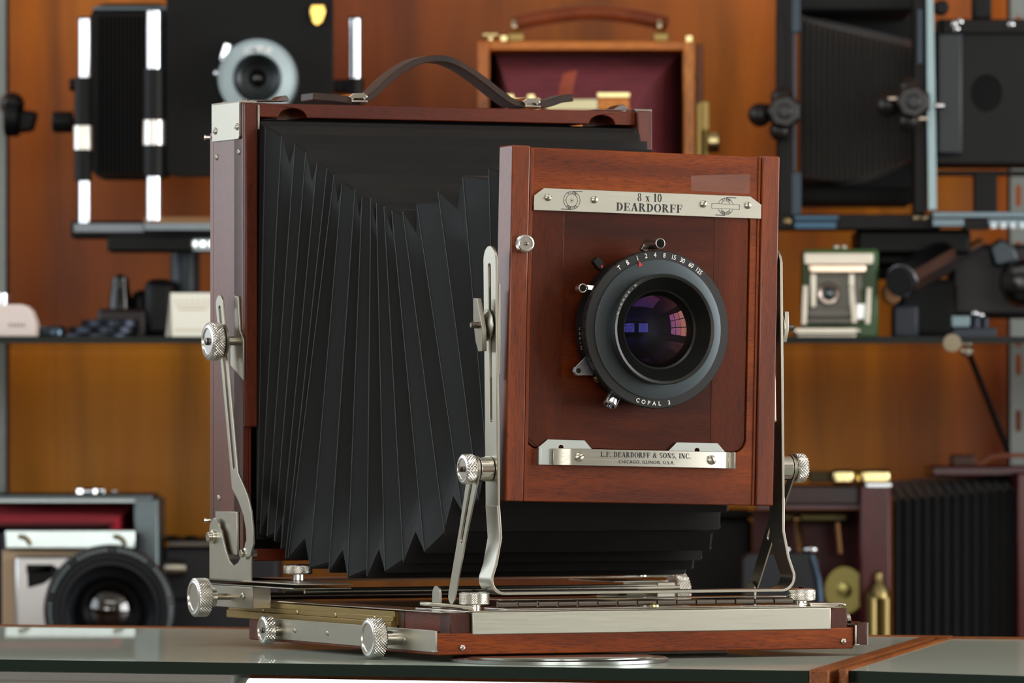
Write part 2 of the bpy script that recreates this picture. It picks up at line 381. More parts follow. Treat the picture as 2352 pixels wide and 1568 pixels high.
# ---- front focusing section
m = MB(); m.box(-.1330, .004, .0180, .1330, .072, .0300); m.build('front_track', W_Y, K, bevel=.0006)
m = MB(); m.box(-.1335, -.0105, .0160, -.1200, .006, .0301); m.build('track_end_block', W_DARK, K, bevel=.0008)
m = MB(); m.box(.1275, -.0105, .0160, .1400, .006, .0301); m.build('track_end_block', W_DARK, K, bevel=.0008)
m = MB(); m.box(-.1197, -.0125, .0168, .1272, .004, .0306); m.build('front_face_plate', NI_PLATE, K, bevel=.0006)
m = MB(); m.box(-.1225, -.0125, .0308, .1300, .070, .0314)
m.box(-.1375, -.004, .0300, -.112, .30, .0306); m.box(.112, -.004, .0300, .1382, .30, .0306)
m.build('track_cover_plate', NI_EDGE, K, bevel=.0001)
m = MB(); m.box(-.110, .07, .018, .110, .34, .028); m.build('rear_track', wood('mahogany_track', [(60, 22, 12), (84, 32, 18), (100, 42, 24)], 'y'), K, bevel=.0006)
for s in (-1, 1):
    m = MB(); m.box(s * .1335, .062, .0180, s * .1300, .088, .0296); m.build('track_stop', W_DARK, K, bevel=.0006)
    m = MB()
    m.box(s * .1360, .0721, .0200, s * .1330, .353, .0292); m.box(s * .1385, .0721, .0176, s * .1340, .353, .0225); m.box(s * .1372, .0721, .0225, s * .134, .353, .0258)
    ob = m.build('brass_rail', BRASS_OLD, K, bevel=.0003)
    for yy in (.10, .165, .23, .29): screw(ob, (s * .1373, yy, .0242), (s, 0, 0), .0014, mt=BRASS_PALE)
# hinge and plates under the front yoke
m = MB(); m.box(-.093, -.004, .0316, .108, .030, .0322); m.box(-.093, .004, .0372, .104, .022, .0378); m.build('hinge_leaf', NI_EDGE, K, bevel=.0001)
m = MB(); n = 15
for i in range(n):
    x0 = -.098 + i * .0136; m.cyl((x0, -.0015, .0348), (x0 + .0126, -.0015, .0348), .0017 if i % 2 else .00195, n=12)
m.build('piano_hinge', STEEL, K)
m = MB(); m.lathe([(.003, 0), (.003, .0014), (.002, .002)], (.007, -.006, .0322), Z, 20); m.build('centre_catch', BRASS_PALE, K)
# left tab lever and bearing lugs
m = MB(); m.strip([lv(975, 1386, -.005), lv(1078, 1396, -.002)], Y_, .016, .0028); m.build('locking_tab', NI, K, bevel=.0009)
m = MB(); m.strip([(.118, .006, .0322), (.140, .006, .0322), (.1435, .006, .0315)], Y_, .016, .0022); m.build('locking_tab', NI_EDGE, K, bevel=.0008)
for s, u in ((-1, -.1205), (1, .121)):
    yb = .040 if s < 0 else .062
    m = MB(); m.plate([(-.006, 0), (.006, 0), (.006, .008)] + [(.006 * math.cos(R(a)), .008 + .006 * math.sin(R(a))) for a in range(0, 181, 20)] + [(-.006, .008)], [], (u - .001 if s < 0 else u - .014, yb, .0318), Y_, Z, (.0014, 0, 0))
    m.build('brace_lug', NI, K, bevel=.0002)
knob('lock_knob', KN, K, (-.1085, .010, .0345), Z, .0093, .0078, rec=False, stem=.0032, stub=.0016)
knob('lock_knob', KN, K, (.1175, .010, .0345), Z, .0088, .0076, rec=False, stem=.0034, stub=.0016)
# bed side knobs
knob('bed_clamp_knob', KN, K, (-.1475, .249, .0122), (-1, 0, 0), .0092, .0072, nu=26, stem=.0026, stub=.0008)
knob('front_focus_knob', KN, K, (-.1530, .0530, .0132), (-1, 0, 0), .0126, .0095, stem=.0085, stemr=.0046)
# ---- front yoke (U bracket)
m = MB()
def arc(cx, cz, r, a0, a1, n=8): return [(cx + r * math.cos(R(a0 + (a1 - a0) * i / n)), .008, cz + r * math.sin(R(a0 + (a1 - a0) * i / n))) for i in range(n + 1)]
pts = [(-.0985, .008, .2480), (-.0970, .008, .0960), (-.0955, .008, .0760), (-.0985, .008, .0600)] + arc(-.0930, .0500, .0085, 165, 270) + \
      arc(.0985, .0500, .0085, 270, 375) + [(.1030, .008, .0620), (.0995, .008, .0790), (.0995, .008, .1000), (.0985, .008, .2200)]
m.strip(pts[1:-1], Y_, .0185, .0019)
m.plate([(-.0092, 0), (.0092, 0), (.0092, .152)] + [(.0092 * math.cos(R(a)), .152 + .0092 * math.sin(R(a))) for a in range(15, 180, 15)] + [(-.0092, .152)],
        [slot(0, .054, 0, .148, .0021)], (-.0978, .008, .0955), Y_, Vector((-.010, 0, 1)), (.0019, 0, 0))
m.plate([(-.0092, 0), (.0092, 0), (.0092, .152)] + [(.0092 * math.cos(R(a)), .152 + .0092 * math.sin(R(a))) for a in range(15, 180, 15)] + [(-.0092, .152)],
        [slot(0, .054, 0, .148, .0021)], (.0985, .008, .0955), Y_, Vector((-.010, 0, 1)), (.0019, 0, 0))
m.build('front_yoke', NI, K, bevel=.00035)
for s, u in ((-1, -.0988), (1, .0994)):
    m = MB()
    if s < 0: m.plate([(-.0085, -.028), (.0085, -.031), (.0085, .024), (-.0085, .028)], [], (u + .0034 * (-s) * .6, .008, .205), Y_, Z, (s * -.0012, 0, 0)); m.build('slide_plate', NI, K, bevel=.0002)
    # wing nut: lozenge plate with washer and stud
    o = Vector((u + s * .0012, .0095, .2075)); m = MB()
    m.lathe([(.0098, 0), (.0098, .0006), (.004, .0030)], o, (s, 0, 0), 28)
    kk = 1 if s < 0 else .6
    m.plate([(x_ * kk, z_ * kk) for x_, z_ in ((-.0022, .0165), (.0035, .0168), (.0065, .004), (.0060, -.010), (.0030, -.0165), (-.0035, -.0160), (-.0062, -.003))], [], o + Vector((s * .0034, 0, 0)), Y_, Z + Vector((s * .10, 0, 0)), (s * .0030, 0, 0))
    m.build('wing_nut', NI, K, bevel=.0006)
    m = MB(); rs = .0021; m.lathe([(rs, 0), (rs, .0105), (rs * .7, .0112)], o, (s, 0, 0), 16); m.build('wing_nut_stud', STEEL, K)
# rise knobs with spacer and slotted braces
for s in (-1, 1):
    zc = .1185; u0 = -.0985 if s < 0 else .0998; yc = .0090
    m = MB(); m.lathe([(.0078, 0), (.0078, .0085)], (u0, yc, zc), (s, 0, 0), 32); m.build('spacer', NI_EDGE, K, bevel=.0003)
    m = MB(); u = u0 + s * .0092
    b = Vector((0, .0450, .0390)) if s < 0 else Vector((0, .0640, .0390)); a = Vector((0, yc + .001, zc)); d = (b - a); L = d.length; d.normalize(); p = Vector((0, d.z, -d.y))
    out = [(.0085 * math.cos(R(q)), .0085 * math.sin(R(q))) for q in range(90, 271, 15)] + [(L * .5, -.0058), (L, -.0050)] + [(L + .005 * math.cos(R(q)), .005 * math.sin(R(q))) for q in range(-60, 61, 20)] + [(L, .0050), (L * .5, .0058)]
    m.plate(out, [slot(.006, 0, L * .56, 0, .0017)], (u, 0, 0) + a if False else Vector((u, a.y, a.z)), d, p, (s * .0012, 0, 0)); m.build('slotted_brace', NI, K, bevel=.0002)
    m = MB(); m.lathe([(.0074, 0), (.0074, .0012)], (u + s * .0012, yc, zc), (s, 0, 0), 28); m.build('washer', NI, K)
    knob('rise_knob', KN, K, (u + s * .0026, yc, zc), (s, 0, 0), .0093, .0070, nu=30, stub=.0022)
# ---- front standard, tilted a little about the lens axis
PV = Vector((.0028, 0, .2066)); RT = (0, R(1.25), 0)
def P2(mb, name, mats, par=K, **kw):
    return mb.build(name, mats, par, loc=PV if par is K else None, rot=RT if par is K else None, **kw)
HW, HH = .0925, .1100
m = MB()
m.plate([(-HW + .0126, -HH), (HW - .0126, -HH), (HW - .0126, HH - .0004), (-HW + .0126, HH - .0004)], [rr(-.0792, -.0772, .0732, .0765, .009)], (0, .0185, 0), X, Z, (0, -.0168, 0))
P2(m, 'lens_standard_frame', [W_H], bevel=.0007)
for x0, x1 in ((-.0797, -.0722), (.0727, .0797)):
    m = MB(); m.box(x0, .0018, -HH + .0002, x1 - .0052 if x0 < 0 else x1, .0010, HH - .0006) if x0 < 0 else m.box(x0 + .0052, .0018, -HH + .0002, x1, .0010, HH - .0006)
    P2(m, 'frame_end_grain', W_V, bevel=.0003)
W_VS = wood('mahogany_polished_stile', [(76, 26, 3), (114, 45, 5), (146, 64, 8)], 'z', coat=.35, spec=.5, rough=.32)
for s in (-1, 1):
    m = MB(); m.box(s * HW, -.0002, -HH, s * (HW - .0124), .0200, HH + .0004); P2(m, 'side_stile', W_VS, bevel=.0010)
m = MB(); m.plate([(-.074, -.09), (.074, -.09), (.074, .09), (-.074, .09)], [circ(0, 0, .0465, 48)], (-.0028, .0186, 0), X, Z, (0, .0014, 0)); P2(m, 'standard_back_panel', BLACKP)
# lens board
m = MB(); m.plate(rr(-.0785, -.0764, .0724, .0760, .0085), [], (0, .0120, 0), X, Z, (0, -.0095, 0)); B = P2(m, 'lens_board', [W_BOARD], bevel=.0006)
for x0, x1 in ((-.0783, -.0550), (.0485, .0722)):
    pts = [(x0, -.069), (x0 + .0078, -.0762), (x1, -.0762), (x1, .0757), (x0 + .0078, .0757), (x0, .069)] if x0 < 0 else [(x0, -.0762), (x1 - .0078, -.0762), (x1, -.069), (x1, .069), (x1 - .0078, .0757), (x0, .0757)]
    m = MB(); m.plate(pts, [], (0, .0030, 0), X, Z, (0, -.0007, 0)); m.build('board_cleat', W_BOARDV, B, bevel=.0002)
# strip of clear tape above the plate
TAPE = mat('clear_tape', (190, 140, 124), .3, 0, Alpha=.28)
m = MB(); m.plate([(.0315, .0865), (.0720, .0860), (.0725, .0985), (.0312, .0960)], [], (0, .0017, 0), X, Z, (0, -.0001, 0)); plabel(P2(m, 'tape_strip', TAPE), 'strip of clear tape')
# name plate
m = MB(); m.plate([(-.0770, .0705), (.0800, .0705), (.0800, .0795), (.0722, .0845), (-.0702, .0845), (-.0770, .0795)], [], (0, .0017, 0), X, Z, (0, -.0016, 0))
NP = P2(m, 'name_plate', NI_PLATE, bevel=.00025)
for x, a in ((-.0675, 20), (-.0358, 75), (.0395, 60), (.0705, 100)): screw(NP, (x, .0001, .0787 if abs(x) > .05 else .0785), VF, .0023, a)
m = MB(); yi = -.00008
flat_on(m, serif('8 x 10', .0051, .0172), (.0023, yi, .08115), X, Z); flat_on(m, serif('DEARDORFF', .0051, .0462), (.0023, yi, .0748), X, Z)
m.build('plate_lettering', INK, NP, smooth=0)
m = MB()
def emblem(cx, cz, bar):
    P = circle_line(cx, cz, .0057, .00022)
    if not bar: P += circle_line(cx, cz, .0040, .0002) + circle_line(cx, cz, .0012, .0001) + [circ(cx, cz, .0004, 12)] + [circ(cx - .0048, cz, .0002, 8), circ(cx + .0048, cz, .0002, 8)]
    else:
        P = _ring(cx, cz, .0054, .0054, .0002, .0002, 18, 162) + _ring(cx, cz, .0054, .0054, .0002, .0002, 198, 342) + _ring(cx, cz, .0036, .0036, .0002, .0002, 28, 152) + _ring(cx, cz, .0036, .0036, .0002, .0002, 208, 332)
        for x0, z0, x1, z1 in ((-.0098, -.0016, .0098, -.0014), (-.0098, .0014, .0098, .0016), (-.0098, -.0016, -.0096, .0016), (.0096, -.0016, .0098, .0016)): P.append(_r(cx + x0, cz + z0, cx + x1, cz + z1))
    P += [_r(cx + .0005, cz + .0054, cx + .0072, cz + .0058), _r(cx - .0072, cz - .0058, cx - .0005, cz - .0054)]
    flat_on(m, P, (0, yi, 0), X, Z)
    rr_ = .00475 if not bar else .0045
    for wd, up in (('VIEW', 1), ('SERIES', -1)):
        for i, ch in enumerate(wd):
            a = R((i - (len(wd) - 1) / 2) * (19 if up > 0 else 16)); ex = Vector((math.cos(a), 0, -math.sin(a) * up)); ez = Vector((math.sin(a) * up, 0, math.cos(a)))
            c = Vector((cx + math.sin(a) * rr_, yi, cz + up * math.cos(a) * rr_)); ex = Vector((math.cos(a), 0, -up * math.sin(a))); ez = Vector((up * math.sin(a), 0, math.cos(a)))
            sans_on(m, ch, .0019, c, ex, ez, bold=.015)
emblem(-.0512, .0775, False); m.build('plate_emblem', INK, NP, smooth=0); m = MB(); emblem(.0550, .0775, True); m.build('plate_emblem', INK, NP, smooth=0)
# sliding clip below the board
m = MB(); base = [(-.0700, -.0870), (-.0700, -.0763), (-.0685, -.0752), (-.0635, -.0712), (-.0385, -.0712), (-.0330, -.0770), (.0190, -.0770), (.0250, -.0712), (.0535, -.0712), (.0590, -.0768), (.0595, -.0870)]
m.plate(base, [circ(-.0545, -.0762, .0017, 14), circ(.0392, -.0762, .0017, 14)], (-.0005, .0016, 0), X, Z, (0, -.0009, 0)); m.box(-.0712, .0018, -.0870, -.0695, -.0018, -.0763)
G = P2(m, 'clip_back_plate', metal('stained_nickel', (190, 196, 190), .4), bevel=.0002)
m = MB(); m.strip([(-.0610, -.0008, -.0818), (-.0540, -.0011, -.0818), (-.0515, -.0026, -.0818), (-.0490, -.0030, -.0818), (.0540, -.0030, -.0818), (.0568, -.0024, -.0818), (.0585, -.0004, -.0818), (.0605, .0002, -.0818), (.0618, -.0016, -.0818), (.0632, -.0030, -.0818), (.0642, -.0016, -.0818)], Z, .0104, .0009)
CB = P2(m, 'sliding_clip', NI_X, bevel=.0003, smooth=60)
for x, a in ((-.0445, 30), (.0470, 120)): screw(CB, (x, -.0034, -.0818), VF, .0030, a)
m = MB(); flat_on(m, serif('L.F. DEARDORFF & SONS, INC.', .0032, .0625), (.0015, -.00365, -.0797), X, Z)
sans_on(m, 'CHICAGO, ILLINOIS, U.S.A.', .0029, (.0020, -.00365, -.0842), X, Z, sp=1.12, wscale=1.0); m.build('clip_lettering', INK, CB, smooth=0)
ob = knob('stile_knob', KN, K, (0, 0, 0), VF, .0056, .0052, nu=30, stub=.0006); ob.location = PV + Vector((-.0828, -.0002, .0512))
# ---- shutter and lens (axis x=0, z=.2052)
LC = Vector((.0008, -.0035, .2050))
def ring_prof(): pass
m = MB(); m.lathe([(.0468, 0), (.0468, .012), (.0455, .013), (.0455, .0150), (.0482, .0155), (.0482, .0195)], LC, VF, 96)
SH = m.build('shutter_housing', BLK, K)
m = MB(); m.lathe([(.0490, .0150), (.0490, .0198), (.0486, .0203), (.0432, .0205)], LC, VF, 120, cap=False); m.build('speed_ring', mat('speed_ring_black', (27, 27, 26), .45, .2), SH)
m = MB(); pr = []
for i in range(90):
    a = 2 * math.pi * i / 90
    c = LC + Vector((math.cos(a) * .0489, -.0168, math.sin(a) * .0489)); t = Vector((-math.sin(a), 0, math.cos(a))) * .0008; rn = Vector((math.cos(a), 0, math.sin(a))) * .0004
    if i % 2: m.quadbox([c - t, c + t, c + t + rn, c - t + rn], (0, -.0028, 0))
m.build('grip_teeth', BLK, SH, smooth=0)
m = MB(); m.lathe([(.0433, .0204), (.0432, .0212), (.0345, .0224), (.0300, .0220)], LC, VF, 120, cap=False); m.build('shutter_face', SHUT, SH)
m = MB(); m.lathe([(.0340, .018), (.0340, .0268), (.0344, .0274), (.0345, .0300), (.0338, .0306), (.0322, .0302)] + sum([[(.0320 - i * .00062, .0298 - i * .0005), (.0316 - i * .00062, .0290 - i * .0005)] for i in range(12)], []) + [(.0243, .0232), (.0236, .0225)], LC, VF, 96, cap=False)
LB = m.build('lens_barrel', mat('lens_barrel_black', (27, 29, 28), .34, .1), K)
def dome(r, a1, t0, sg=1, st=2): 
    rs = r / math.sin(R(a1)); return [(max(rs * math.sin(R(a)), 1e-5), t0 + sg * rs * (math.cos(R(a)) - math.cos(R(a1)))) for a in range(a1, -1, -st)]
m = MB(); m.lathe(dome(.0238, 34, .0222) , LC, VF, 72, cap=False); m.build('front_glass', LENS_A, LB, smooth=180)
m = MB(); m.lathe([(.0239, .0218)] + dome(.0228, 15, .0165, 1), LC, VF, 72, cap=False); m.build('inner_glass', LENS_B, LB, smooth=180)
WR = mat('engraved_white', (198, 194, 180), .6)
def ring_text(mb, items, r, y, size, inward=False, bold=.012, ws=1.0):
    for a, ch in items:
        a = R(a); up = -1 if inward else 1
        c = LC + Vector((math.sin(a) * r, -y, math.cos(a) * r)); ex = Vector((math.cos(a), 0, -math.sin(a))) * up; ez = Vector((math.sin(a), 0, math.cos(a))) * up
        sans_on(mb, ch, size, c, ex, ez, bold=bold, wscale=ws)
m = MB(); ring_text(m, [(-34.7, 'T'), (-26.6, 'B'), (-17.5, '1'), (-10, '2'), (-2.2, '4'), (5.7, '8'), (13.7, '15'), (21.6, '30'), (29.8, '60'), (37.8, '125')], .0461, .0207, .0040, bold=.02, ws=.85)
ring_text(m, [(180 + 17.2, 'C'), (180 + 12.2, 'O'), (180 + 7.6, 'P'), (180 + 3, 'A'), (180 - 1.6, 'L'), (180 - 9.8, '3')], .0461, .0207, .0036, inward=True, bold=.02)
m.build('speed_numerals', WHITE, SH, smooth=0)
m = MB(); tx = 'NIKKOR-M'; ring_text(m, [(-73 + i * 5.2, c) for i, c in enumerate(tx)], .0333, .03085, .0022, bold=.0)
m.build('barrel_lettering', WR, LB, smooth=0)
m = MB()
for txt, yy, sz, w0 in (('Nikon', .0062, .0036, -104), ('M  450mm  1:9', .0110, .0026, -108)):
    nchar = len(txt)
    for i, ch in enumerate(txt):
        if ch == ' ': continue
        a = R(w0 + (i - 0) * (3.6 if sz > .003 else 2.9)); c = LC + Vector((math.sin(a) * .04688, -yy, math.cos(a) * .04688))
        sans_on(m, ch, sz, c, Vector((math.cos(a), 0, -math.sin(a))), VF * -1 if False else Vector((0, 1, 0)), bold=.0)
m.build('housing_lettering', WR, SH, smooth=0)
m = MB(); a = R(-17.3)
for r0, wd in ((.0438, .0015),):
    ex = Vector((math.cos(a), 0, -math.sin(a))); ez = Vector((math.sin(a), 0, math.cos(a))); c = LC + ez * .0412 + Vector((0, -.0216, 0))
    m.quadbox([c - ex * wd * 1.0 - ez * .0002, c + ex * wd * 1.0 - ez * .0002, c + ez * .0034], (0, -.0002, 0))
m.build('index_mark', REDP, SH, smooth=0)
m = MB(); m.lathe([(.0034, 0), (.0034, .0195), (.0030, .0199), (.0026, .0196), (.0001, .0196)], LC + Vector((-.0005, -.0060, .0532)), VF, 24); m.strip([LC + Vector((-.0040, -.007, .049)), LC + Vector((-.002, -.007, .0525))], VF, .004, .0040)
plabel(m.build('cocking_post', metal('post_metal', (190, 186, 180), .25), SH, bevel=.0002), 'bright cocking post')
m = MB(); m.lathe([(.0025, .0196), (.0025, .0200), (.0001, .0200)], LC + Vector((-.0005, -.0060, .0532)), VF, 20); m.build('post_tip', BLKG, SH)
m = MB(); a = R(-42); ez = Vector((math.sin(a), 0, math.cos(a))); ex = Vector((math.cos(a), 0, -math.sin(a))); c = LC + ez * .0500 + Vector((0, -.009, 0))
m.quadbox([c - ex * .002, c + ex * .002, c + ex * .0028 + ez * .0035, c + ex * .0022 + ez * .0085, c - ex * .0022 + ez * .0085, c - ex * .0028 + ez * .0035], (0, -.0045, 0)); L1 = m.build('preview_lever', BLK, SH, bevel=.0006)
m = MB(); c2 = c + Vector((0, -.0047, 0)) + ez * .0016; m.quadbox([c2 - ex * .0009, c2 + ex * .0009, c2 + ex * .0007 + ez * .0014, c2 - ex * .0007 + ez * .0014], (0, -.0001, 0)); m.build('red_dot', REDP, L1)
m = MB(); c = lv(1333, 662, .012); m.lathe([(.0026, -.0022), (.0030, 0), (.0030, .0042), (.0021, .0042), (.0019, .0032)], c, VF, 24); e = LC + Vector((-.0395, -.012, .0255)); m.strip([c + Vector((.002, 0, 0)), (c + e) / 2 + Vector((0, 0, .0006)), e], VF, .0012, .0030)
m.build('release_lever', NI_EDGE, SH, bevel=.0002)
m = MB(); m.lathe([(.0019, .0032), (.0019, .0038), (.00001, .0038)], c, VF, 20); m.build('lever_tip', BLKG, SH)
m = MB(); c = lv(1327, 851, .012); m.plate([(-.0018, .0026), (.0065, .0100), (.0110, .0005), (.0100, -.0028), (-.0005, -.0030), (-.0028, -.0010)], [], c, X, Z, (0, -.0012, 0)); m.lathe([(.0030, -.0022), (.0030, 0)], c, VF, 20)
m.build('aperture_lever', metal('grey_lever', (170, 174, 180), .35), SH, bevel=.0002)
m = MB(); m.lathe([(.0016, .0012), (.0016, .0014), (.00001, .0014)], c, VF, 20); m.build('lever_tip', BLKG, SH)
m = MB(); a = R(-146); ez = Vector((math.sin(a), 0, math.cos(a))); c = LC + Vector((0, -.0085, 0)) + ez * .0485; m.lathe([(.0026, -.005), (.0026, .001), (.0044, .0014), (.0044, .0082), (.0040, .0087), (.0030, .0087), (.0028, .005), (.00001, .005)], c + Vector((.0015, -.004, 0)), ez + Vector((0, -.30, 0)), 28); plabel(m.build('cable_socket', CHROME, SH), 'chrome cable release socket')
m = MB(); a = R(-130); ez = Vector((math.sin(a), 0, math.cos(a))); m.lathe([(.0010, -.004), (.0010, 0), (.0022, .0002), (.0022, .0014)], LC + Vector((0, -.010, 0)) + ez * .0478, ez, 20); m.build('flash_terminal', BRASS_PALE, SH)

# ---- bellows: each frame has its own corner positions (top and bottom drift apart as the cloth sags)
FR = [(-.2894, .3423, -.2998, .0812), (-.2702, .3359, -.2962, .0727), (-.2543, .3296, -.2878, .0714), (-.2415, .3243, -.2790, .0686), (-.2283, .3171, -.2713, .0639),
      (-.2167, .3127, -.2661, .0575), (-.2086, .3082, -.2630, .0578), (-.1995, .3026, -.2374, .0520), (-.1845, .2985, -.2151, .0499), (-.1766, .2929, -.1935, .0467),
      (-.1667, .2921, -.1711, .0477), (-.1603, .2885, -.1509, .0512), (-.1519, .2861, -.1299, .0577), (-.1431, .2836, -.1066, .0645), (-.1309, .2821, -.0845, .0784),
      (-.1153, .2864, -.0645, .0899), (-.0917, .2940, -.0470, .0982), (-.0645, .3022, -.0353, .1011), (-.0362, .3064, -.0283, .1025)]
def hu(v): return .136 - (v + .29) / .275 * .053
mb = MB(); rings = []; worn = []
NS = 14
def frame(vt, zt, vb, zb, cut, dm=0, dc=0, zm=0, zc=0):     # dm, dc: side inset at mid height / at the corners; zm, zc: same for top and bottom
    pts = []; H = zt - zb; c = cut
    def vat(z): return vb + (vt - vb) * (z - zb) / H
    def P(u, z): return (u, -vat(z), z)
    e = lambda t: abs(2 * t - 1) ** 5
    z0, z1 = zb + zc + c, zt - zc - c
    for i in range(NS + 1): t = i / NS; z = z0 + (z1 - z0) * t; pts.append(P(-hu(vat(z)) + dm + (dc - dm) * e(t), z))
    for i in range(NS + 1): t = i / NS; z = zt - zm - (zc - zm) * e(t) ** 2; U = hu(vat(zt)) - dc - c; pts.append(P(-U + 2 * U * t, z))
    for i in range(NS + 1): t = i / NS; z = z1 + (z0 - z1) * t; pts.append(P(hu(vat(z)) - dm - (dc - dm) * e(t), z))
    for i in range(NS + 1): t = i / NS; z = zb + 2.0 * zm + (zc - 2.0 * zm) * e(t) ** 2; U = hu(vat(zb)) - dc - c; pts.append(P(U - 2 * U * t, z))
    return pts
FR = [(-.2965, .3455, -.3010, .0700)] + FR + [(-.0190, .3060, -.0185, .1030)]
for i, (vt, zt, vb, zb) in enumerate(FR):
    rings.append((frame(vt, zt, vb, zb, .0010), True))
    if i < len(FR) - 1:
        a, b = FR[i], FR[i + 1]
        open_ = i in (2, 4, 7, 9, 11, 13, 15, 17)
        q = .60 if open_ else .78
        dm, dc, zm, zc = (.0075, .0010, .0042, .0150) if open_ else (.0060, .0030, .0040, .0040)
        if i == 0: dm = dc = zm = zc = .003
        t = [a[j] + (b[j] - a[j]) * q for j in range(4)]
        t[1] = a[1] + (b[1] - a[1]) * .5; t[3] = a[3] + (b[3] - a[3]) * .5
        rings.append((frame(*t, .0020, dm, dc, zm, zc), False))
n = len(rings[0][0]); vs = []; fs = []
for pts, _ in rings: vs += pts
for i in range(len(rings) - 1):
    for j in range(n): q = (j + 1) % n; fs.append((i * n + j, i * n + q, (i + 1) * n + q, (i + 1) * n + j))
mb.add(vs, fs); BL = mb.build('bellows', BELLOWS, K, smooth=25)
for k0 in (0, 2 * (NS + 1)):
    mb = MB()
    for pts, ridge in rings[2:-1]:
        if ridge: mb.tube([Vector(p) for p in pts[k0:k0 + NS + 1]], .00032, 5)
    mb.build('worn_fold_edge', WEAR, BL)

# ---- rear standard
RB = [(72, 24, 6), (100, 36, 10), (122, 48, 14)]
WRV = wood('mahogany_back_upright', RB, 'z', coat=.5, spec=.5, rough=.32); WRH = wood('mahogany_back_level', RB, 'x')
m = MB(); m.box(-.1482, .2985, .0620, -.1440, .3520, .3575); m.box(-.1482, .2990, .0620, -.1360 - .006, .3150, .3575)
m.build('back_side_panel', WRV, K, bevel=.0006)
m = MB(); m.box(-.1478, .2955, .1440, -.1388, .3010, .3570); m.build('back_front_stile', wood('mahogany_stile', [(76, 28, 12), (104, 42, 18), (124, 56, 26)], 'z'), K, bevel=.0012)
m = MB(); m.box(-.1480, .3525, .0640, -.1400, .3590, .3400); m.build('ground_glass_door', WRV, K, bevel=.0006)
m = MB(); m.box(.1482, .2955, .0620, .1374, .3520, .3575); m.build('back_side_panel', WRV, K, bevel=.0008)
m = MB(); top = [(-.1388, .3482), (-.1225, .3482)] + [(-.1125 - .0100 * math.cos(R(a)), .3482 + .0062 * math.sin(R(a))) for a in range(0, 181, 15)] + [(.1030, .3482)]
top += [(.1125 - .0095 * math.cos(R(a)), .3482 + .0062 * math.sin(R(a))) for a in range(0, 181, 15)] + [(.1374, .3482), (.1374, .3575), (-.1388, .3575)]
m.plate(top, [], (0, .3000, 0), X, Z, (0, .052, 0)); m.build('back_top_rail', WRH, K, bevel=.0006)
m = MB(); m.box(-.1388, .3000, .0560, .1374, .3500, .0640); m.build('back_bottom_rail', WRH, K, bevel=.0006)
m = MB(); m.plate([(-.1440, .0640), (.1440, .0640), (.1440, .3482), (-.1440, .3482)], [], (0, .3300, 0), X, Z, (0, .006, 0)); m.build('back_lining', BLACKP, K)
# corner plates
m = MB(); m.plate(rr(.3020, .3338, .3515, .3590, .0022), [], (-.1497, 0, 0), Y_, Z, (.0013, 0, 0)); m.box(-.1497, .3020, .3578, -.1372, .3515, .3590); m.box(-.1392, .2948, .3400, -.1380, .2960, .3560)
CPL = m.build('corner_plate', NI, K, bevel=.0003)
for py_, px_ in ((301, 495), (291, 545)): screw(CPL, lu(px_, py_, -.1497), (-1, 0, 0), .0024)
screw(CPL, (-.143, .310, .3590), Z, .0022); screw(CPL, (-.143, .345, .3590), Z, .0022)
m = MB(); m.plate(rr(.3000, .3320, .3515, .3590, .002), [], (.1484, 0, 0), Y_, Z, (.0013, 0, 0)); m.box(.1372, .3000, .3578, .1497, .3515, .3590); m.build('corner_plate', NI_EDGE, K, bevel=.0003)
for px_, py_ in ((498, 361), (549, 349), (503, 1143)): screw(K, lu(px_, py_, -.1482), (-1, 0, 0), .0021, name='panel_screw')
m = MB(); m.lathe([(.0012, 0), (.0012, .003), (.0018, .0032), (.0018, .0045)], (-.1480, .3575, .3370), (-1, .3, 0), 14); m.build('door_pin', NI_EDGE, K)
m = MB(); m.lathe([(.0012, 0), (.0012, .003), (.0018, .0032), (.0018, .0045)], (-.1480, .3575, .0820), (-1, .3, 0), 14); m.build('door_pin', NI_EDGE, K)
# spring lugs on the top
SPR = metal('grey_spring', (120, 112, 108), .35)
for xa, xb, xc in ((-.138, -.1225, -.1125), (.110, .1225, .1345)):
    m = MB(); hump = [(xb, .3592 if xa < 0 else .3580)] + [(xb + (xc - xb) * k, (.3590 if xa < 0 else .3580) + .0042 * h_) for k, h_ in ((.25, .45), (.45, .80), (.62, .97), (.78, 1.0), (.9, .85), (1.0, .45), (1.02, .1))]
    m.plate(hump, [], (0, .306, 0), X, Z, (0, .014, 0)); m.box(xa, .306, .3592 if xa < 0 else .3579, xb + .002, .320, .3600 if xa < 0 else .3587)
    m.build('spring_lug', SPR, K, bevel=.0003)
# leather strap and its buckles
m = MB(); SP = [(812, 237), (828, 230), (852, 214), (888, 180), (930, 151), (968, 138), (1010, 137), (1050, 152), (1096, 183), (1140, 218), (1168, 236), (1195, 243)]
P = [lv(x, y, -.325) for x, y in SP]
def smooth_path(P, k=4):
    out = []
    for i in range(len(P) - 1):
        p0, p1, p2, p3 = P[max(i - 1, 0)], P[i], P[i + 1], P[min(i + 2, len(P) - 1)]
        for j in range(k):
            t = j / k; out.append(.5 * ((2 * p1) + (p2 - p0) * t + (2 * p0 - 5 * p1 + 4 * p2 - p3) * t * t + (3 * p1 - p0 - 3 * p2 + p3) * t ** 3))
    return out + [P[-1]]
m.strip(smooth_path(P), Y_, .020, .0044); ST_ = m.build('carrying_strap', LEATHER, K, bevel=.0005)
m = MB(); m.strip(smooth_path([lv(x, y, -.325) for x, y in ((705, 223), (735, 225), (765, 228), (795, 233))]), Y_, .022, .0050); m.build('strap_end', LEATHER, ST_, bevel=.0006)
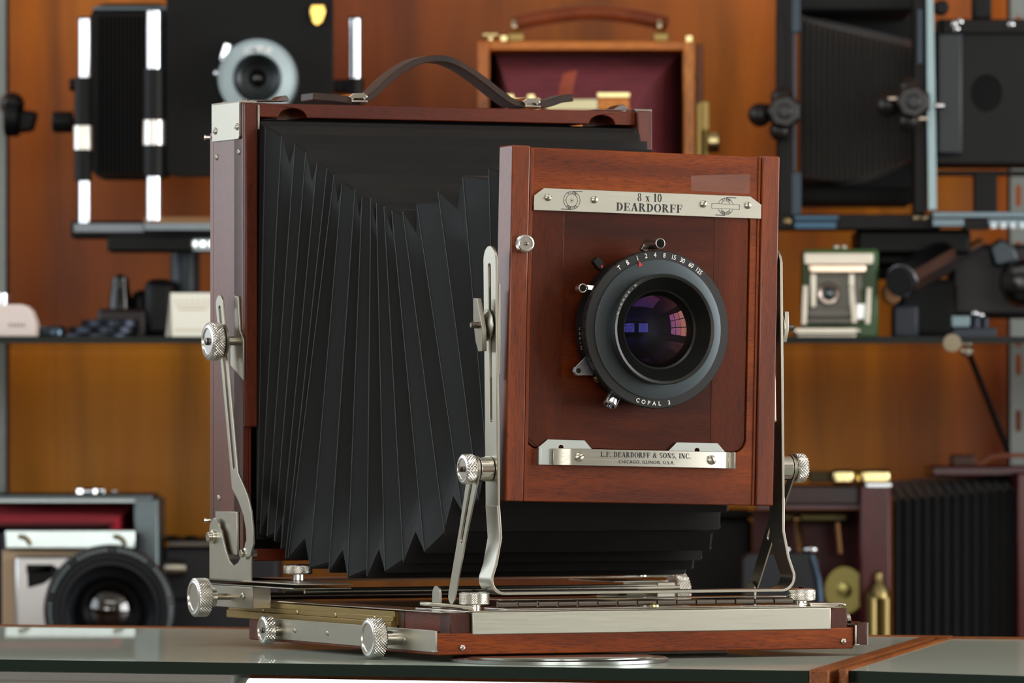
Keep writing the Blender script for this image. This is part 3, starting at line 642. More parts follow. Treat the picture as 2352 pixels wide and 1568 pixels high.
m = MB(); m.strip(smooth_path([lv(x, y, -.325) for x, y in ((1222, 242), (1250, 238), (1280, 228), (1303, 226))]), Y_, .020, .0050); m.build('strap_end', fabric('worn_leather', (70, 36, 22), .45, (34, 30, 30), .1), ST_, bevel=.0006)
for a, b in (((790, 232), (826, 231)), ((1188, 243), (1222, 243))):
    m = MB(); a = lv(*a, -.325); b = lv(*b, -.325)
    m.strip([a + Vector((0, 0, .0012)), a + Vector((.002, 0, .0030)), b + Vector((-.002, 0, .0028)), b + Vector((0, 0, .0010))], Y_, .024, .0034); m.strip([a - Vector((0, 0, .0008)), b - Vector((0, 0, .0012))], Y_, .028, .0014)
    m.build('strap_buckle', NI_EDGE, K, bevel=.0004)
# ---- rear base, bracket, curved strut
m = MB(); m.box(-.1545, .190, .0428, -.1150, .357, .0436); m.box(-.1545, .285, .0428, .1545, .357, .0436)
m.box(-.1525, .200, .0398, -.112, .353, .0406); m.box(.1525, .280, .0398, .112, .353, .0406); m.build('rear_base_plate', NI, K, bevel=.00025)
for s in (-1, 1):
    m = MB()
    prof = [(.3465, .0434), (.2720, .0434), (.2720, .0625)] + [(.2760 + .0048 * math.cos(R(a)), .0650 + .0048 * math.sin(R(a))) for a in range(-20, 181, 25)][::1]
    prof = [(.3465, .0434), (.3465, .0755)] + [(.3375 + .0090 * math.cos(R(a)), .0755 + .0085 * math.sin(R(a))) for a in range(15, 166, 15)] + [(.3250, .0755), (.3180, .0640), (.3105, .0560), (.3030, .0530), (.2955, .0550), (.2880, .0600), (.2830, .0655)] + [(.2775 + .0055 * math.cos(R(a)), .0655 + .0050 * math.sin(R(a))) for a in range(30, 181, 30)] + [(.2720, .0610), (.2720, .0434)]
    m.plate(prof, [], (s * .1520, 0, 0), Y_, Z, (s * .0013, 0, 0)); m.build('rear_bracket', NI, K, bevel=.0003)
    m = MB(); m.box(s * .1500, .3050, .0600, s * .1483, .3440, .0884); m.build('hinge_plate', NI, K, bevel=.0003)
    for yy, zz, r in ((.3385, .0715, .0052), (.2790, .0615, .0042)):
        m = MB(); m.lathe([(r * .9, 0), (r * .9, .0018), (r * .5, .002), (r * .62, .0022), (r * .62, .0045)], (s * .1533, yy, zz), (s, 0, 0), 6 if False else 18)
        m.cyl((s * .1500, yy, zz), (s * .1470, yy, zz), r * .75); m.build('pivot_bolt', NI_EDGE, K, bevel=.0002)
    m = MB(); u = s * .1548
    a = Vector((.3213, .2250)); b = Vector((.2940, .1130)); d = (b - a).normalized(); p = Vector((-d.y, d.x)); hw = .0063
    left = [a + p * hw, b + p * hw]; right = [b - p * hw, a - p * hw]
    cur_o = [(.2775, .1060), (.2700, .0990), (.2642, .0890), (.2610, .0780), (.2605, .0680), (.2660, .0600)]
    cur_i = [(.2745, .0590), (.2725, .0680), (.2735, .0770), (.2775, .0860), (.2860, .0950), (.2985, .1040)]
    cap = [a - d * hw * math.sin(R(q)) + p * (-hw) * math.cos(R(q)) for q in range(0, 181, 20)]
    # outline: cap at the top, down the front edge, curved tail, back up the rear edge
    fr = (b - p * hw) if (b - p * hw).x < (b + p * hw).x else (b + p * hw); bk = (b + p * hw) if (b - p * hw).x < (b + p * hw).x else (b - p * hw)
    capv = cap if (cap[-1] - fr).length < (cap[0] - fr).length else cap[::-1]
    outl = [tuple(q) for q in capv] + [tuple(fr)] + cur_o + cur_i + [tuple(bk)]
    m.plate(outl, [slot(*(a + d * .003), *(b - d * .006), .0022)], (u, 0, 0), Y_, Z, (s * .0014, 0, 0)); m.build('curved_strut', NI, K, bevel=.0003)
    m = MB(); m.plate([(.3040, .2300), (.3110, .2310), (.3110, .2040), (.3180, .1960), (.3180, .1850), (.2950, .1750), (.2950, .2020), (.3010, .2080)], [], (s * .1483, 0, 0), Y_, Z, (s * .0012, 0, 0)); m.build('slide_plate', NI, K, bevel=.0002)
    m = MB(); m.lathe([(.0112, 0), (.0112, .0016), (.0085, .0022)], (s * .1564, .3130, .2010), (s, 0, 0), 32); m.cyl((s * .149, .3130, .2010), (s * .157, .3130, .2010), .003); m.build('washer', NI, K)
    knob('back_tilt_knob', KN, K, (s * .1590, .3130, .2005), (s, 0, 0), .0125, .0088, stub=.0012)
    # rear focus knob, bracket and shaft
    m = MB(); m.box(s * .1530, .2700, .0255, s * .1518, .3500, .0395); m.box(s * .1530, .2700, .0255, s * .1400, .2712, .0395); FB = m.build('focus_bracket', NI, K, bevel=.0003)
    screw(FB, (s * .1532, .2860, .0335), (s, 0, 0), .0024)
    m = MB(); m.cyl((s * .1518, .3100, .0325), (s * .1640, .3100, .0325), .0022); m.build('focus_shaft_end', metal('warm_steel', (186, 176, 158), .3), K)
    knob('rear_focus_knob', KN, K, (s * .1690, .3100, .0322), (s, 0, 0), .0126, .0100, stem=.0050, stemr=.0062)
    knob('lock_knob', KN, K, (s * .1240, .2620, .0480), Z, .0093, .0062, rec=False, stem=.0040)
m = MB(); m.cyl((-.152, .3100, .0325), (.152, .3100, .0325), .0026); m.build('focus_shaft', NI_EDGE, K)
for yy, r in ((.272, .0016), (.236, .0013)):
    m = MB(); m.cyl((-.130, yy, .0372), (.140, yy, .0372), r); m.build('tie_rod', NI, K)
# ================================================================== ROOM SHELL
WALLP = mat('painted_wall', (176, 170, 160), .7); CEILM = mat('ceiling_paint', (196, 192, 184), .8)
FLW = wood('floor_boards', [(70, 44, 26), (92, 58, 34), (110, 72, 44)], 'y', .3, .4)
def amber(c0=(128, 50, 2), c1=(192, 98, 3), c2=(238, 150, 6)):
    m = mat('amber_veneer', (150, 80, 20), .42, 0, Coat_Weight=.05, Coat_Roughness=.3, Specular_IOR_Level=.25); b = m.node_tree.nodes['Principled BSDF']
    n1 = noise(m, 2.2, (1.0, 1, .45), 3, .5, dist=.4); r1 = ramp(m, n1.outputs['Fac'], [(.33, c0), (.5, c1), (.68, c2)])
    n2 = noise(m, 16, (1, 1, .07), 5, .6, dist=.5); r2 = ramp(m, n2.outputs['Fac'], [(.3, (150, 150, 150)), (.7, (255, 255, 255))])
    mx = nn(m, 'ShaderNodeMix', data_type='RGBA', blend_type='MULTIPLY'); mx.inputs[0].default_value = .9
    lk(m, r1.outputs[0], mx.inputs[6]); lk(m, r2.outputs[0], mx.inputs[7]); lk(m, mx.outputs[2], b.inputs['Base Color']); return m
AMB = amber(); AMB_LIT = amber((190, 96, 4), (232, 142, 8), (252, 182, 20))
XL, XR, YF, YB, ZF, ZC = -2.25, 3.3, -2.6, 6.32, -.95, 1.9
m = MB(); m.box(XL - .1, YF - .1, ZF - .06, XR + .1, YB + .1, ZF); struct(m.build('floor', FLW, smooth=0))
m = MB()
m.box(XL - .1, YF - .1, ZC, XR + .1, 1.9, ZC + .06); m.box(XL - .1, 3.3, ZC, XR + .1, YB + .1, ZC + .06); m.box(XL - .1, 1.9, ZC, -1.1, 3.3, ZC + .06); m.box(1.5, 1.9, ZC, XR + .1, 3.3, ZC + .06); m.box(-1.1, 1.9, ZC + .02, 1.5, 3.3, ZC + .06)
struct(m.build('ceiling', CEILM, smooth=0))
m = MB(); m.box(-1.35, YB, ZF, XR, YB + .08, ZC); struct(m.build('wall_back', AMB, smooth=0))
m = MB(); m.box(-.50, YB - .004, -.30, -.02, YB, .226); struct(m.build('wall_back_lit_panel', AMB_LIT, smooth=0))  # same veneer in lighter colours, painting in the brighter light at lower left
m = MB(); m.box(XL - .06, YB, ZF, -1.35, YB + .08, ZC); struct(m.build('wall_back_plain', WALLP, smooth=0))
def wall_x(name, x, th, wins):     # side wall with window openings (y0,y1,z0,z1)
    m = MB(); ys = sorted(wins); y = YF
    for (a, b, c, d) in ys:
        m.box(x, y, ZF, x + th, a, ZC); m.box(x, a, ZF, x + th, b, c); m.box(x, a, d, x + th, b, ZC); y = b
    m.box(x, y, ZF, x + th, YB, ZC); return struct(m.build(name, WALLP, smooth=0))
wall_x('wall_left', XL - .06, .06, [(3.2, 6.22, .22, 1.75)])
wall_x('wall_right', XR, .06, [(2.3, 4.9, -.2, 1.6)])
m = MB(); y = YF; x = XL
for (a, b, c, d) in ((-2.1, -.1, -.3, 1.5), (.7, 2.7, -.3, 1.5)):
    m.box(x, y - .06, ZF, a, y, ZC); m.box(a, y - .06, ZF, b, y, c); m.box(a, y - .06, d, b, y, ZC); x = b
m.box(x, y - .06, ZF, XR, y, ZC); struct(m.build('wall_front', WALLP, smooth=0))
FRM = mat('window_frame_paint', (60, 54, 48), .5)
def win(name, n, fn):
    m = MB(); fn(m); struct(m.build(name, FRM, smooth=0))
def wx(x, a, b, c, d, ny, nz):
    def f(m):
        for i in range(ny + 1): y = a + (b - a) * i / ny; m.box(x - .02, y - .025, c, x + .02, y + .025, d)
        for i in range(nz + 1): z = c + (d - c) * i / nz; m.box(x - .02, a, z - .025, x + .02, b, z + .025)
    return f
def wy(yc, a, b, c, d, ny, nz):
    def f(m):
        for i in range(ny + 1): y = a + (b - a) * i / ny; m.box(y - .025, yc - .02, c, y + .025, yc + .02, d)
        for i in range(nz + 1): z = c + (d - c) * i / nz; m.box(a, yc - .02, z - .025, b, yc + .02, z + .025)
    return f
win('window_1', 1, wx(XL - .03, 3.2, 6.22, .22, 1.75, 4, 3)); win('window_2', 1, wx(XR + .03, 2.3, 4.9, -.2, 1.6, 4, 3))
win('window_3', 1, wy(YF - .03, -2.1, -.1, -.3, 1.5, 4, 3)); win('window_4', 1, wy(YF - .03, .7, 2.7, -.3, 1.5, 4, 3))

# ================================================================== GLASS COUNTERS
def glass_top():
    m = mat('counter_glass', (206, 226, 218), .04, 0, Transmission_Weight=.92, IOR=1.52); b = m.node_tree.nodes['Principled BSDF']
    n = noise(m, 9, (1, 4, 1), 5); mr = nn(m, 'ShaderNodeMapRange'); mr.inputs[3].default_value = .0; mr.inputs[4].default_value = .035
    lk(m, n.outputs['Fac'], mr.inputs[0]); lk(m, mr.outputs[0], b.inputs['Roughness'])
    v = noise(m, 900, (1, 1, 1), 1); r = ramp(m, v.outputs['Fac'], [(.70, (0, 0, 0, 1)), (.76, (1, 1, 1, 1))])
    n4 = noise(m, 6, (1, 1, 1), 3); r4 = ramp(m, n4.outputs['Fac'], [(.45, (0, 0, 0, 1)), (.6, (1, 1, 1, 1))])
    mu = nn(m, 'ShaderNodeMath', operation='MULTIPLY'); lk(m, r.outputs[0], mu.inputs[0]); lk(m, r4.outputs[0], mu.inputs[1])
    ad = nn(m, 'ShaderNodeMath', operation='MULTIPLY_ADD'); lk(m, mu.outputs[0], ad.inputs[0]); ad.inputs[1].default_value = .5; ad.inputs[2].default_value = .50
    d = nn(m, 'ShaderNodeBsdfDiffuse'); d.inputs[0].default_value = lin((214, 222, 208)); tr_ = nn(m, 'ShaderNodeBsdfTranslucent'); tr_.inputs[0].default_value = lin((222, 232, 220)); ms = nn(m, 'ShaderNodeMixShader'); ms.inputs[0].default_value = .4; lk(m, d.outputs[0], ms.inputs[1]); lk(m, tr_.outputs[0], ms.inputs[2]); mx = nn(m, 'ShaderNodeMixShader')
    out = m.node_tree.nodes['Material Output']; lk(m, ad.outputs[0], mx.inputs[0]); lk(m, b.outputs[0], mx.inputs[1]); lk(m, ms.outputs[0], mx.inputs[2]); lk(m, mx.outputs[0], out.inputs[0])
    return m
GT = glass_top(); GE = mat('green_glass_edge', (10, 34, 28), .12, 0, IOR=1.5)
CW = wood('counter_frame_wood', [(110, 58, 24), (140, 78, 32), (166, 98, 44)], 'y', .6, .5)
CWX = wood('counter_frame_wood_level', [(110, 58, 24), (140, 78, 32), (166, 98, 44)], 'x', .6, .5)
fd = Vector((1, -.3614, 0)).normalized()
FR_ = gp(1857, 1540); FL_ = FR_ - fd * 1.6; BR_ = gp(2118, 1463); BL_ = BR_ - fd * 1.6
C1 = thing('display_counter', 'long glass topped display counter that carries the big mahogany camera', 'counter', FR_)
def rel(p, o=FR_): return Vector(p) - o
T = .0072
m = MB(); top = [rel(q) for q in (FL_, FR_, BR_, BL_)]
m.quadbox(top, (0, 0, -T)); m.m = [0, 0, 1, 1, 1, 1]
ob = m.build('glass_top', [GT, GE], C1, smooth=0)
nb = Vector((fd.y * -1, fd.x, 0))    # towards the back
m = MB()
def railbox(m, a, b, w_, z0, z1, side=1):
    a = Vector(a); b = Vector(b); d = (b - a).normalized(); p = Vector((-d.y, d.x, 0)) * w_ * side
    m.quadbox([a + Vector((0, 0, z0)), b + Vector((0, 0, z0)), b + p + Vector((0, 0, z0)), a + p + Vector((0, 0, z0))], (0, 0, z1 - z0))
railbox(m, rel(BL_), rel(BR_) + fd * .018, .016, -.03, .0008); m.build('back_rim', CWX, C1, bevel=.001)
sd = (BR_ - FR_).normalized()
m = MB(); railbox(m, rel(FR_) - sd * .004 + Vector((.0008, 0, 0)), rel(BR_) + sd * .012, .012, -.035, .0010, -1); m.build('side_rim', CW, C1, bevel=.0015)
m = MB(); railbox(m, rel(FR_ - fd * .37) , rel(FL_), .03, -.022, -T - .0004, -1); railbox(m, rel(FR_ - fd * .37) - nb * .0012, rel(FL_) - nb * .0012, .001, -.0125, -.0115, -1); railbox(m, rel(FR_ - fd * .37) - nb * .0012, rel(FL_) - nb * .0012, .001, -.0185, -.0175, -1)
m.build('aluminium_track', metal('aluminium', (168, 170, 168), .4, 'x'), C1)
CASE = mat('case_lining', (190, 186, 176), .7)
m = MB(); p = [rel(q) for q in (FL_ + nb * .02, FR_ + nb * .02 , BR_ - nb * .02, BL_ - nb * .02)]
m.quadbox([q + Vector((0, 0, -.30)) for q in p], (0, 0, -.02)); m.build('case_shelf', CASE, C1)
m = MB(); railbox(m, rel(FL_) + nb * .008, rel(FR_) + nb * .008, .012, -.94, -.30, 1); railbox(m, rel(BL_), rel(BR_), .02, -.94, -.03, -1); railbox(m, rel(FR_ + nb * .01), rel(BR_), .02, -.94, -.035, -1); m.build('case_body', CWX, C1)
# lit lamp in the case just under the glass
EM = mat('lamp_glow', (255, 255, 255), .5); b = EM.node_tree.nodes['Principled BSDF']; b.inputs['Emission Color'].default_value = (1, 1, .98, 1); b.inputs['Emission Strength'].default_value = 1.6
m = MB(); a = rel(FR_ - fd * .008) + nb * .016; b_ = rel(FR_ - fd * .368) + nb * .016; m.cyl(a + Vector((0, 0, -.0215)), b_ + Vector((0, 0, -.0215)), .0115, n=24); LT = m.build('lamp_tube', EM, C1)
for q in (a, b_): m = MB(); m.cyl(q + Vector((0, 0, -.0215)) - fd * .004, q + Vector((0, 0, -.0215)) + fd * .004, .0118, n=24); m.build('lamp_socket', metal('lamp_socket_metal', (200, 200, 198), .4), LT)
# second counter to the right
G0 = gp(1952, 1539.5); G1 = gp(2352, 1552); gd = (G1 - G0).normalized(); G1 = G0 + gd * .55; H0 = gp(2186, 1466.5); hd = (gp(2352, 1468) - H0).normalized(); H1 = H0 + hd * .62
C2 = thing('display_counter', 'second glass topped counter meeting the long one at the right corner', 'counter', G0)
def r2(p): return Vector(p) - G0
m = MB(); m.quadbox([r2(q) for q in (G0, G1, H1, H0)], (0, 0, -T)); m.m = [0, 0, 1, 1, 1, 1]; m.build('glass_top', [GT, GE], C2, smooth=0)
m = MB(); railbox(m, r2(H0) - hd * .02, r2(H1), .014, -.03, .0012); m.build('back_rim', CWX, C2, bevel=.001)
sd2 = (H0 - G0).normalized()
m = MB(); railbox(m, r2(G0) - sd2 * .006 - Vector((.0006, 0, 0)), r2(H0) + sd2 * .008, .0055, -.035, .0014, 1); m.build('side_rim', CW, C2, bevel=.0015)
m = MB(); railbox(m, r2(G0) - Vector((.009, .004, 0)), r2(G0) + Vector((.004, -.006, 0)), .014, -.9, -T - .0006, 1); m.build('corner_post', CW, C2, bevel=.001)
m = MB(); m.quadbox([r2(q) + Vector((0, 0, -.30)) for q in (G0, G1, H1, H0)], (0, 0, -.02)); m.build('case_shelf', CASE, C2)
n2 = Vector((-gd.y, gd.x, 0))
m = MB(); railbox(m, r2(G0) + n2 * .01, r2(G1) + n2 * .01, .012, -.94, -.30); railbox(m, r2(H0), r2(H1), .014, -.94, -.03, -1); m.build('case_body', CWX, C2)
m = MB(); railbox(m, r2(G0 + gd * .005), r2(G1), .006, -.020, -T - .0004, 1); m.build('aluminium_track', metal('aluminium_plain', (180, 182, 178), .4), C2)
# round metal base lying on the glass
c = gp(1285, 1515); c = Vector((1285 - 1176, 0, 0)) / F * 3.915 + Vector((0, 3.912, 0))
D = thing('round_base_plate', 'round flat metal plate lying on the glass under the front of the big camera', 'metal plate', c)
m = MB(); m.lathe([(.0672, 0.0002), (.0672, .0022), (.0660, .0028), (.0001, .0028)], (0, 0, 0), Z, 96); m.build('disc', metal('worn_aluminium', (160, 166, 164), .25), D)
m = MB(); m.lathe([(.058, .0028), (.058, .0034), (.0575, .0036), (.0001, .0036)], (0, 0, 0), Z, 96); m.build('raised_ring', metal('worn_aluminium_ring', (176, 180, 178), .2), D)

# ================================================================== BACK CABINET: shelf, uprights
SZ = .2228
m = MB(); m.box(-.95, 5.62, SZ - .006, 1.1, 6.24, SZ); m.m = [0, 0, 1, 1, 1, 1]
tag(m.build('glass_shelf', [mat('shelf_glass', (70, 60, 50), .02, 0, Transmission_Weight=.9), mat('shelf_glass_edge', (10, 20, 16), .3, 0, Specular_IOR_Level=.15)], smooth=0), 'long thin glass shelf across the amber panelled wall', 'shelf')
m = MB(); m.box(-.95, 5.50, -.13, 1.15, 6.28, -.10); tag(m.build('cabinet_base_shelf', wood('base_shelf_wood', [(80, 40, 16), (104, 54, 22), (126, 70, 30)], 'x', .5), smooth=0), 'low wooden cabinet base that carries the rear row of cameras', 'shelf')
def upright(px0, px1, label, slots, Y=6.20):
    o = at(px0, HY, Y).x, at(px1, HY, Y).x
    m = MB(); holes = []
    z = -.08
    while z < .75: holes.append(slot((o[0] + o[1]) / 2, z, (o[0] + o[1]) / 2, z + .016, .0028, 5)); z += slots
    m.plate([(o[0], -.10), (o[1], -.10), (o[1], .80), (o[0], .80)], holes, (0, Y, 0), X, Z, (0, .0015, 0)); m.box(o[0], Y, -.10, o[0] + .002, Y + .02, .80); m.box(o[1] - .002, Y, -.10, o[1], Y + .02, .80)
    return tag(m.build('slotted_upright', metal('upright_metal', (124, 128, 126), .45)), label, 'shelf upright')
upright(2316, 2362, 'slotted pale metal shelf upright at the right edge', .055)
upright(-42, 18, 'slotted grey metal shelf upright at the left edge', .075, 6.1)
def bracket_clamp():
    t = thing('clamp_knob', 'black lobed clamp knob fixed to the left shelf upright', 'clamp', at(20, 265, 6.0))
    o = at(20, 265, 6.0)
    m = MB(); m.cyl(at(10, 270, 6.0) - o, at(45, 270, 6.0) - o, .018, n=20); m.build('clamp_body', BLK, t, bevel=.002)
    m = MB(); m.quadbox([at(40, 250, 6.0) - o, at(86, 256, 6.0) - o, at(76, 300, 6.0) - o, at(40, 305, 6.0) - o], (0, .02, 0)); m.build('clamp_wing', BLK, t, bevel=.003)
    m = MB(); m.ball(at(28, 240, 6.0) - o, .012); m.build('clamp_ball', BLKG, t)
bracket_clamp()

# ------------------------------------------------------------------ helpers for the cameras behind
def sub(o):
    class Q(MB):
        def P(s, x, y, Y): return at(x, y, Y) - o
        def pb(s, px0, py0, px1, py1, Y, dep, mi=0):
            a = at(px0, py1, Y) - o; b = at(px1, py0, Y) - o; return s.box(a.x, a.y, a.z, b.x, a.y + dep, b.z, mi)
        def vc(s, px, py0, py1, Y, rpx, n=20, mi=0): return s.cyl(s.P(px, py1, Y), s.P(px, py0, Y), rpx / F * Y, n=n, mi=mi)
        def hc(s, px0, px1, py, Y, rpx, n=20, mi=0): return s.cyl(s.P(px0, py, Y), s.P(px1, py, Y), rpx / F * Y, n=n, mi=mi)
        def fl(s, prof, px, py, Y, n=40, mi=0, ax=(0, -1, 0), cap=True): return s.lathe([(r / F * Y, t) for r, t in prof], s.P(px, py, Y), ax, n, mi, cap)
    return Q
def pleats(mb, A, Bq, n, depth):      # bellows between two rectangles given as 4 corner points (bl, br, tr, tl)
    vs = []; fs = []
    ca = sum(A, Vector()) / 4; cb = sum(Bq, Vector()) / 4
    for i in range(2 * n + 1):
        t = i / (2 * n); c = ca.lerp(cb, t)
        for p, q in zip(A, Bq):
            w_ = p.lerp(q, t); k = depth if i % 2 else 0; d = w_ - c; vs.append(tuple(c + d * (1 - k / max(d.length, 1e-6))))
    for i in range(2 * n):
        for j in range(4): q = (j + 1) % 4; fs.append((i * 4 + j, i * 4 + q, (i + 1) * 4 + q, (i + 1) * 4 + j))
    mb.add(vs, fs); return [[Vector(vs[i * 4 + j]) for j in (0, 1, 2, 3, 0)] for i in range(0, 2 * n + 1, 2)]
BLKC = fabric('black_leatherette', (13, 13, 13), .7, (16, 16, 16), .02)
# ------------------------------------------------------------------ upper left monorail camera
def monorail():
    o = at(420, 545, 5.9); t = thing('monorail_camera', 'black studio camera with chrome rods and a silver ringed lens at the upper left', 'camera', o); Q = sub(o)
    m = Q(); a = m.P(382, 404, 5.78); b = m.P(764, -30, 5.78); m.plate(rr(a.x, a.z, b.x, b.z, .010), [], (0, a.y, 0), X, Z, (0, .03, 0)); m.build('front_standard', BLKC, t, bevel=.002)
    m = Q(); a = m.P(206, 412, 6.02); b = m.P(400, 8, 6.02); m.plate(rr(a.x, a.z, b.x, b.z, .016), [], (0, a.y, 0), X, Z, (0, .025, 0)); m.build('rear_frame', BLK, t, bevel=.002)
    m = Q(); m.pb(214, 14, 386, 24, 6.0, .02); m.build('frame_bar', metal('blue_grey_metal', (96, 106, 112), .4), t, bevel=.001)
    m = Q(); A = [m.P(x, y, 6.01) for x, y in ((228, 398), (380, 398), (380, 30), (228, 30))]; Bq = [m.P(x, y, 5.82) for x, y in ((300, 398), (640, 398), (640, 30), (300, 30))]
    n = 18; vs = []; fs = []
    for i in range(2 * n + 1):
        x = 228 + (396 - 228) * i / (2 * n)
        for y in (34, 396): p = m.P(x, y, 5.95 - .10 * i / (2 * n)); vs.append(tuple(p + Vector((0, .006 if i % 2 else 0, 0))))
    for i in range(2 * n): fs.append((2 * i, 2 * i + 1, 2 * i + 3, 2 * i + 2))
    m.add(vs, fs); m.pb(226, 30, 398, 400, 5.965, .05); m.build('bellows', BELLOWS, t, smooth=0)
    for px, y0, y1, seg, r, Yr in ((195, 44, 512, ((178, 288), (346, 416)), 15, 5.80), (354, 26, 506, ((158, 275), (335, 406)), 18, 5.76), (816, 44, 540, ((180, 300),), 15, 5.86)):
        m = Q(); m.vc(px, y0, y1, Yr, r, 28); rod = m.build('support_rod', CHROME, t)
        for a, b in seg: m = Q(); m.vc(px - (4 if px < 200 else 0), a, b, Yr, r + 5, 28); m.build('black_sleeve', BLK, rod, bevel=.0005)
        if px < 400: m = Q(); m.vc(px - (4 if px < 200 else 0), seg[0][1], seg[1][0], Yr, r + 8, 28); m.build('silver_collar', metal('satin_silver', (226, 222, 214), .3), rod, bevel=.0008)
        m = Q(); m.vc(px, y0 - 5, y0, Yr, r + 1, 24); m.build('rod_cap', BLK, rod)
    m = Q(); m.hc(120, 168, 280, 5.86, 26, 7); m.hc(165, 200, 280, 5.86, 9); m.build('side_knob', BLK, t, bevel=.002)
    m = Q(); m.hc(160, 205, 195, 5.86, 14, 12); m.build('tilt_stud', BLK, t)
    m = Q(); m.pb(765, 182, 830, 212, 5.88, .03); m.build('clamp_arm', BLK, t, bevel=.002)
    m = Q(); m.pb(162, 507, 500, 546, 5.80, .05); m.build('base_bar', BLK, t, bevel=.002)
    m = Q(); m.pb(170, 514, 330, 532, 5.797, .004); m.pb(332, 512, 500, 528, 5.75, .03); m.build('rail_top', metal('rail_metal', (120, 128, 134), .4), t)
    m = Q(); m.pb(330, 498, 500, 513, 5.76, .06); m.build('rail_lip', metal('rail_bronze', (130, 98, 70), .45), t)
    m = Q(); m.pb(246, 540, 440, 577, 5.80, .06); m.build('rail_clamp', BLK, t, bevel=.002)
    m = Q(); m.pb(434, 530, 620, 578, 5.82, .04); g = m.build('geared_rail', metal('rail_silver', (150, 162, 168), .4), t, bevel=.001)
    m = Q()
    for i in range(9): m.pb(440 + i * 20, 553, 452 + i * 20, 566, 5.817, .004)
    m.build('gear_teeth', metal('tooth_metal', (220, 226, 228), .2), g)
    # lens
    m = Q(); m.fl([(92, -.005), (92, .012), (88, .018), (86, .018), (84, .016), (56, .0175)], 593, 182, 5.775, 64, cap=False); SHL = m.build('silver_shutter', mat('silver_paint_ring', (178, 196, 202), .35, .55), t)
    m = Q(); m.fl([(55, .016), (55, .030), (50, .031), (46, .024), (38, .022), (36, .014), (20, .012)], 593, 182, 5.775, 64, cap=False); m.build('lens_barrel', mat('grey_black_barrel', (44, 52, 54), .35, .3), t)
    m = Q(); m.fl([(21, .010), (16, .014), (8, .0165), (.01, .017)], 593, 182, 5.775, 40, cap=False); m.build('front_glass', mat('pale_reflecting_glass', (14, 12, 10), .04, 0, IOR=2.2), t, smooth=180)
    m = Q(); vs, fs = sans('COMPUR', .0135, .02); c = m.P(590, 116, 5.755)
    for i, ch in enumerate('COMPUR'):
        a_ = R((i - 2.5) * 9); cc = m.P(593, 182, 5.7565) + Vector((math.sin(a_) * .0272, 0, math.cos(a_) * .0272)); sans_on(m, ch, .0075, cc, Vector((math.cos(a_), 0, -math.sin(a_))), Vector((math.sin(a_), 0, math.cos(a_))), .03)
    m.build('ring_lettering', mat('bright_white', (255, 255, 255), .4), SHL, smooth=0)
    m = Q(); a = m.P(524, 100, 5.765); b = m.P(512, 140, 5.765); m.strip([a, b], (0, 1, 0), .006, .007); m.ball(m.P(512, 137, 5.762), .003); m.build('lever', CHROME, SHL, bevel=.001)
    m = Q(); m.ball(m.P(500, 169, 5.768), .0046); m.build('cable_socket', CHROME, SHL)
    m = Q(); m.quadbox([m.P(x, y, 5.765) for x, y in ((620, 100), (640, 104), (676, 150), (682, 162), (668, 176), (640, 120))], (0, .008, 0)); m.build('speed_cam', metal('pale_silver', (196, 206, 208), .4), SHL, bevel=.001)
    m = Q(); a = m.P(712, 58, 5.772); m.plate([(-.006, .010), (.007, .010), (.0075, .004), (.0055, -.006), (0, -.010), (-.0055, -.006), (-.0070, .004)], [], m.P(729, 36, 5.776), X, Z, (0, .003, 0)); m.build('brass_badge', BRASS, t, bevel=.0012)
monorail()
def stand():
    o = at(430, 778, 5.86); o.z = SZ; t = thing('camera_stand', 'black flared stand under the studio camera on the left of the glass shelf', 'stand', o); Q = sub(o)
    m = Q(); m.fl([(34, .0), (34, .04), (38, .045), (46, .05), (80, .07)], 425, 578, 5.88, 40, ax=(0, 0, -1)); m.build('neck', mat('stand_grey', (44, 52, 58), .4, .3), t)
    m = Q(); m.pb(330, 640, 400, 776, 5.84, .06); m.pb(300, 665, 345, 776, 5.86, .05); m.build('clamp_block', BLK, t, bevel=.008)
    m = Q(); m.fl([(82, 0), (86, .03), (84, .042)], 425, 672, 5.88, 40, ax=(0, 0, -1)); m.build('foot', BLK, t, bevel=.001)
stand()
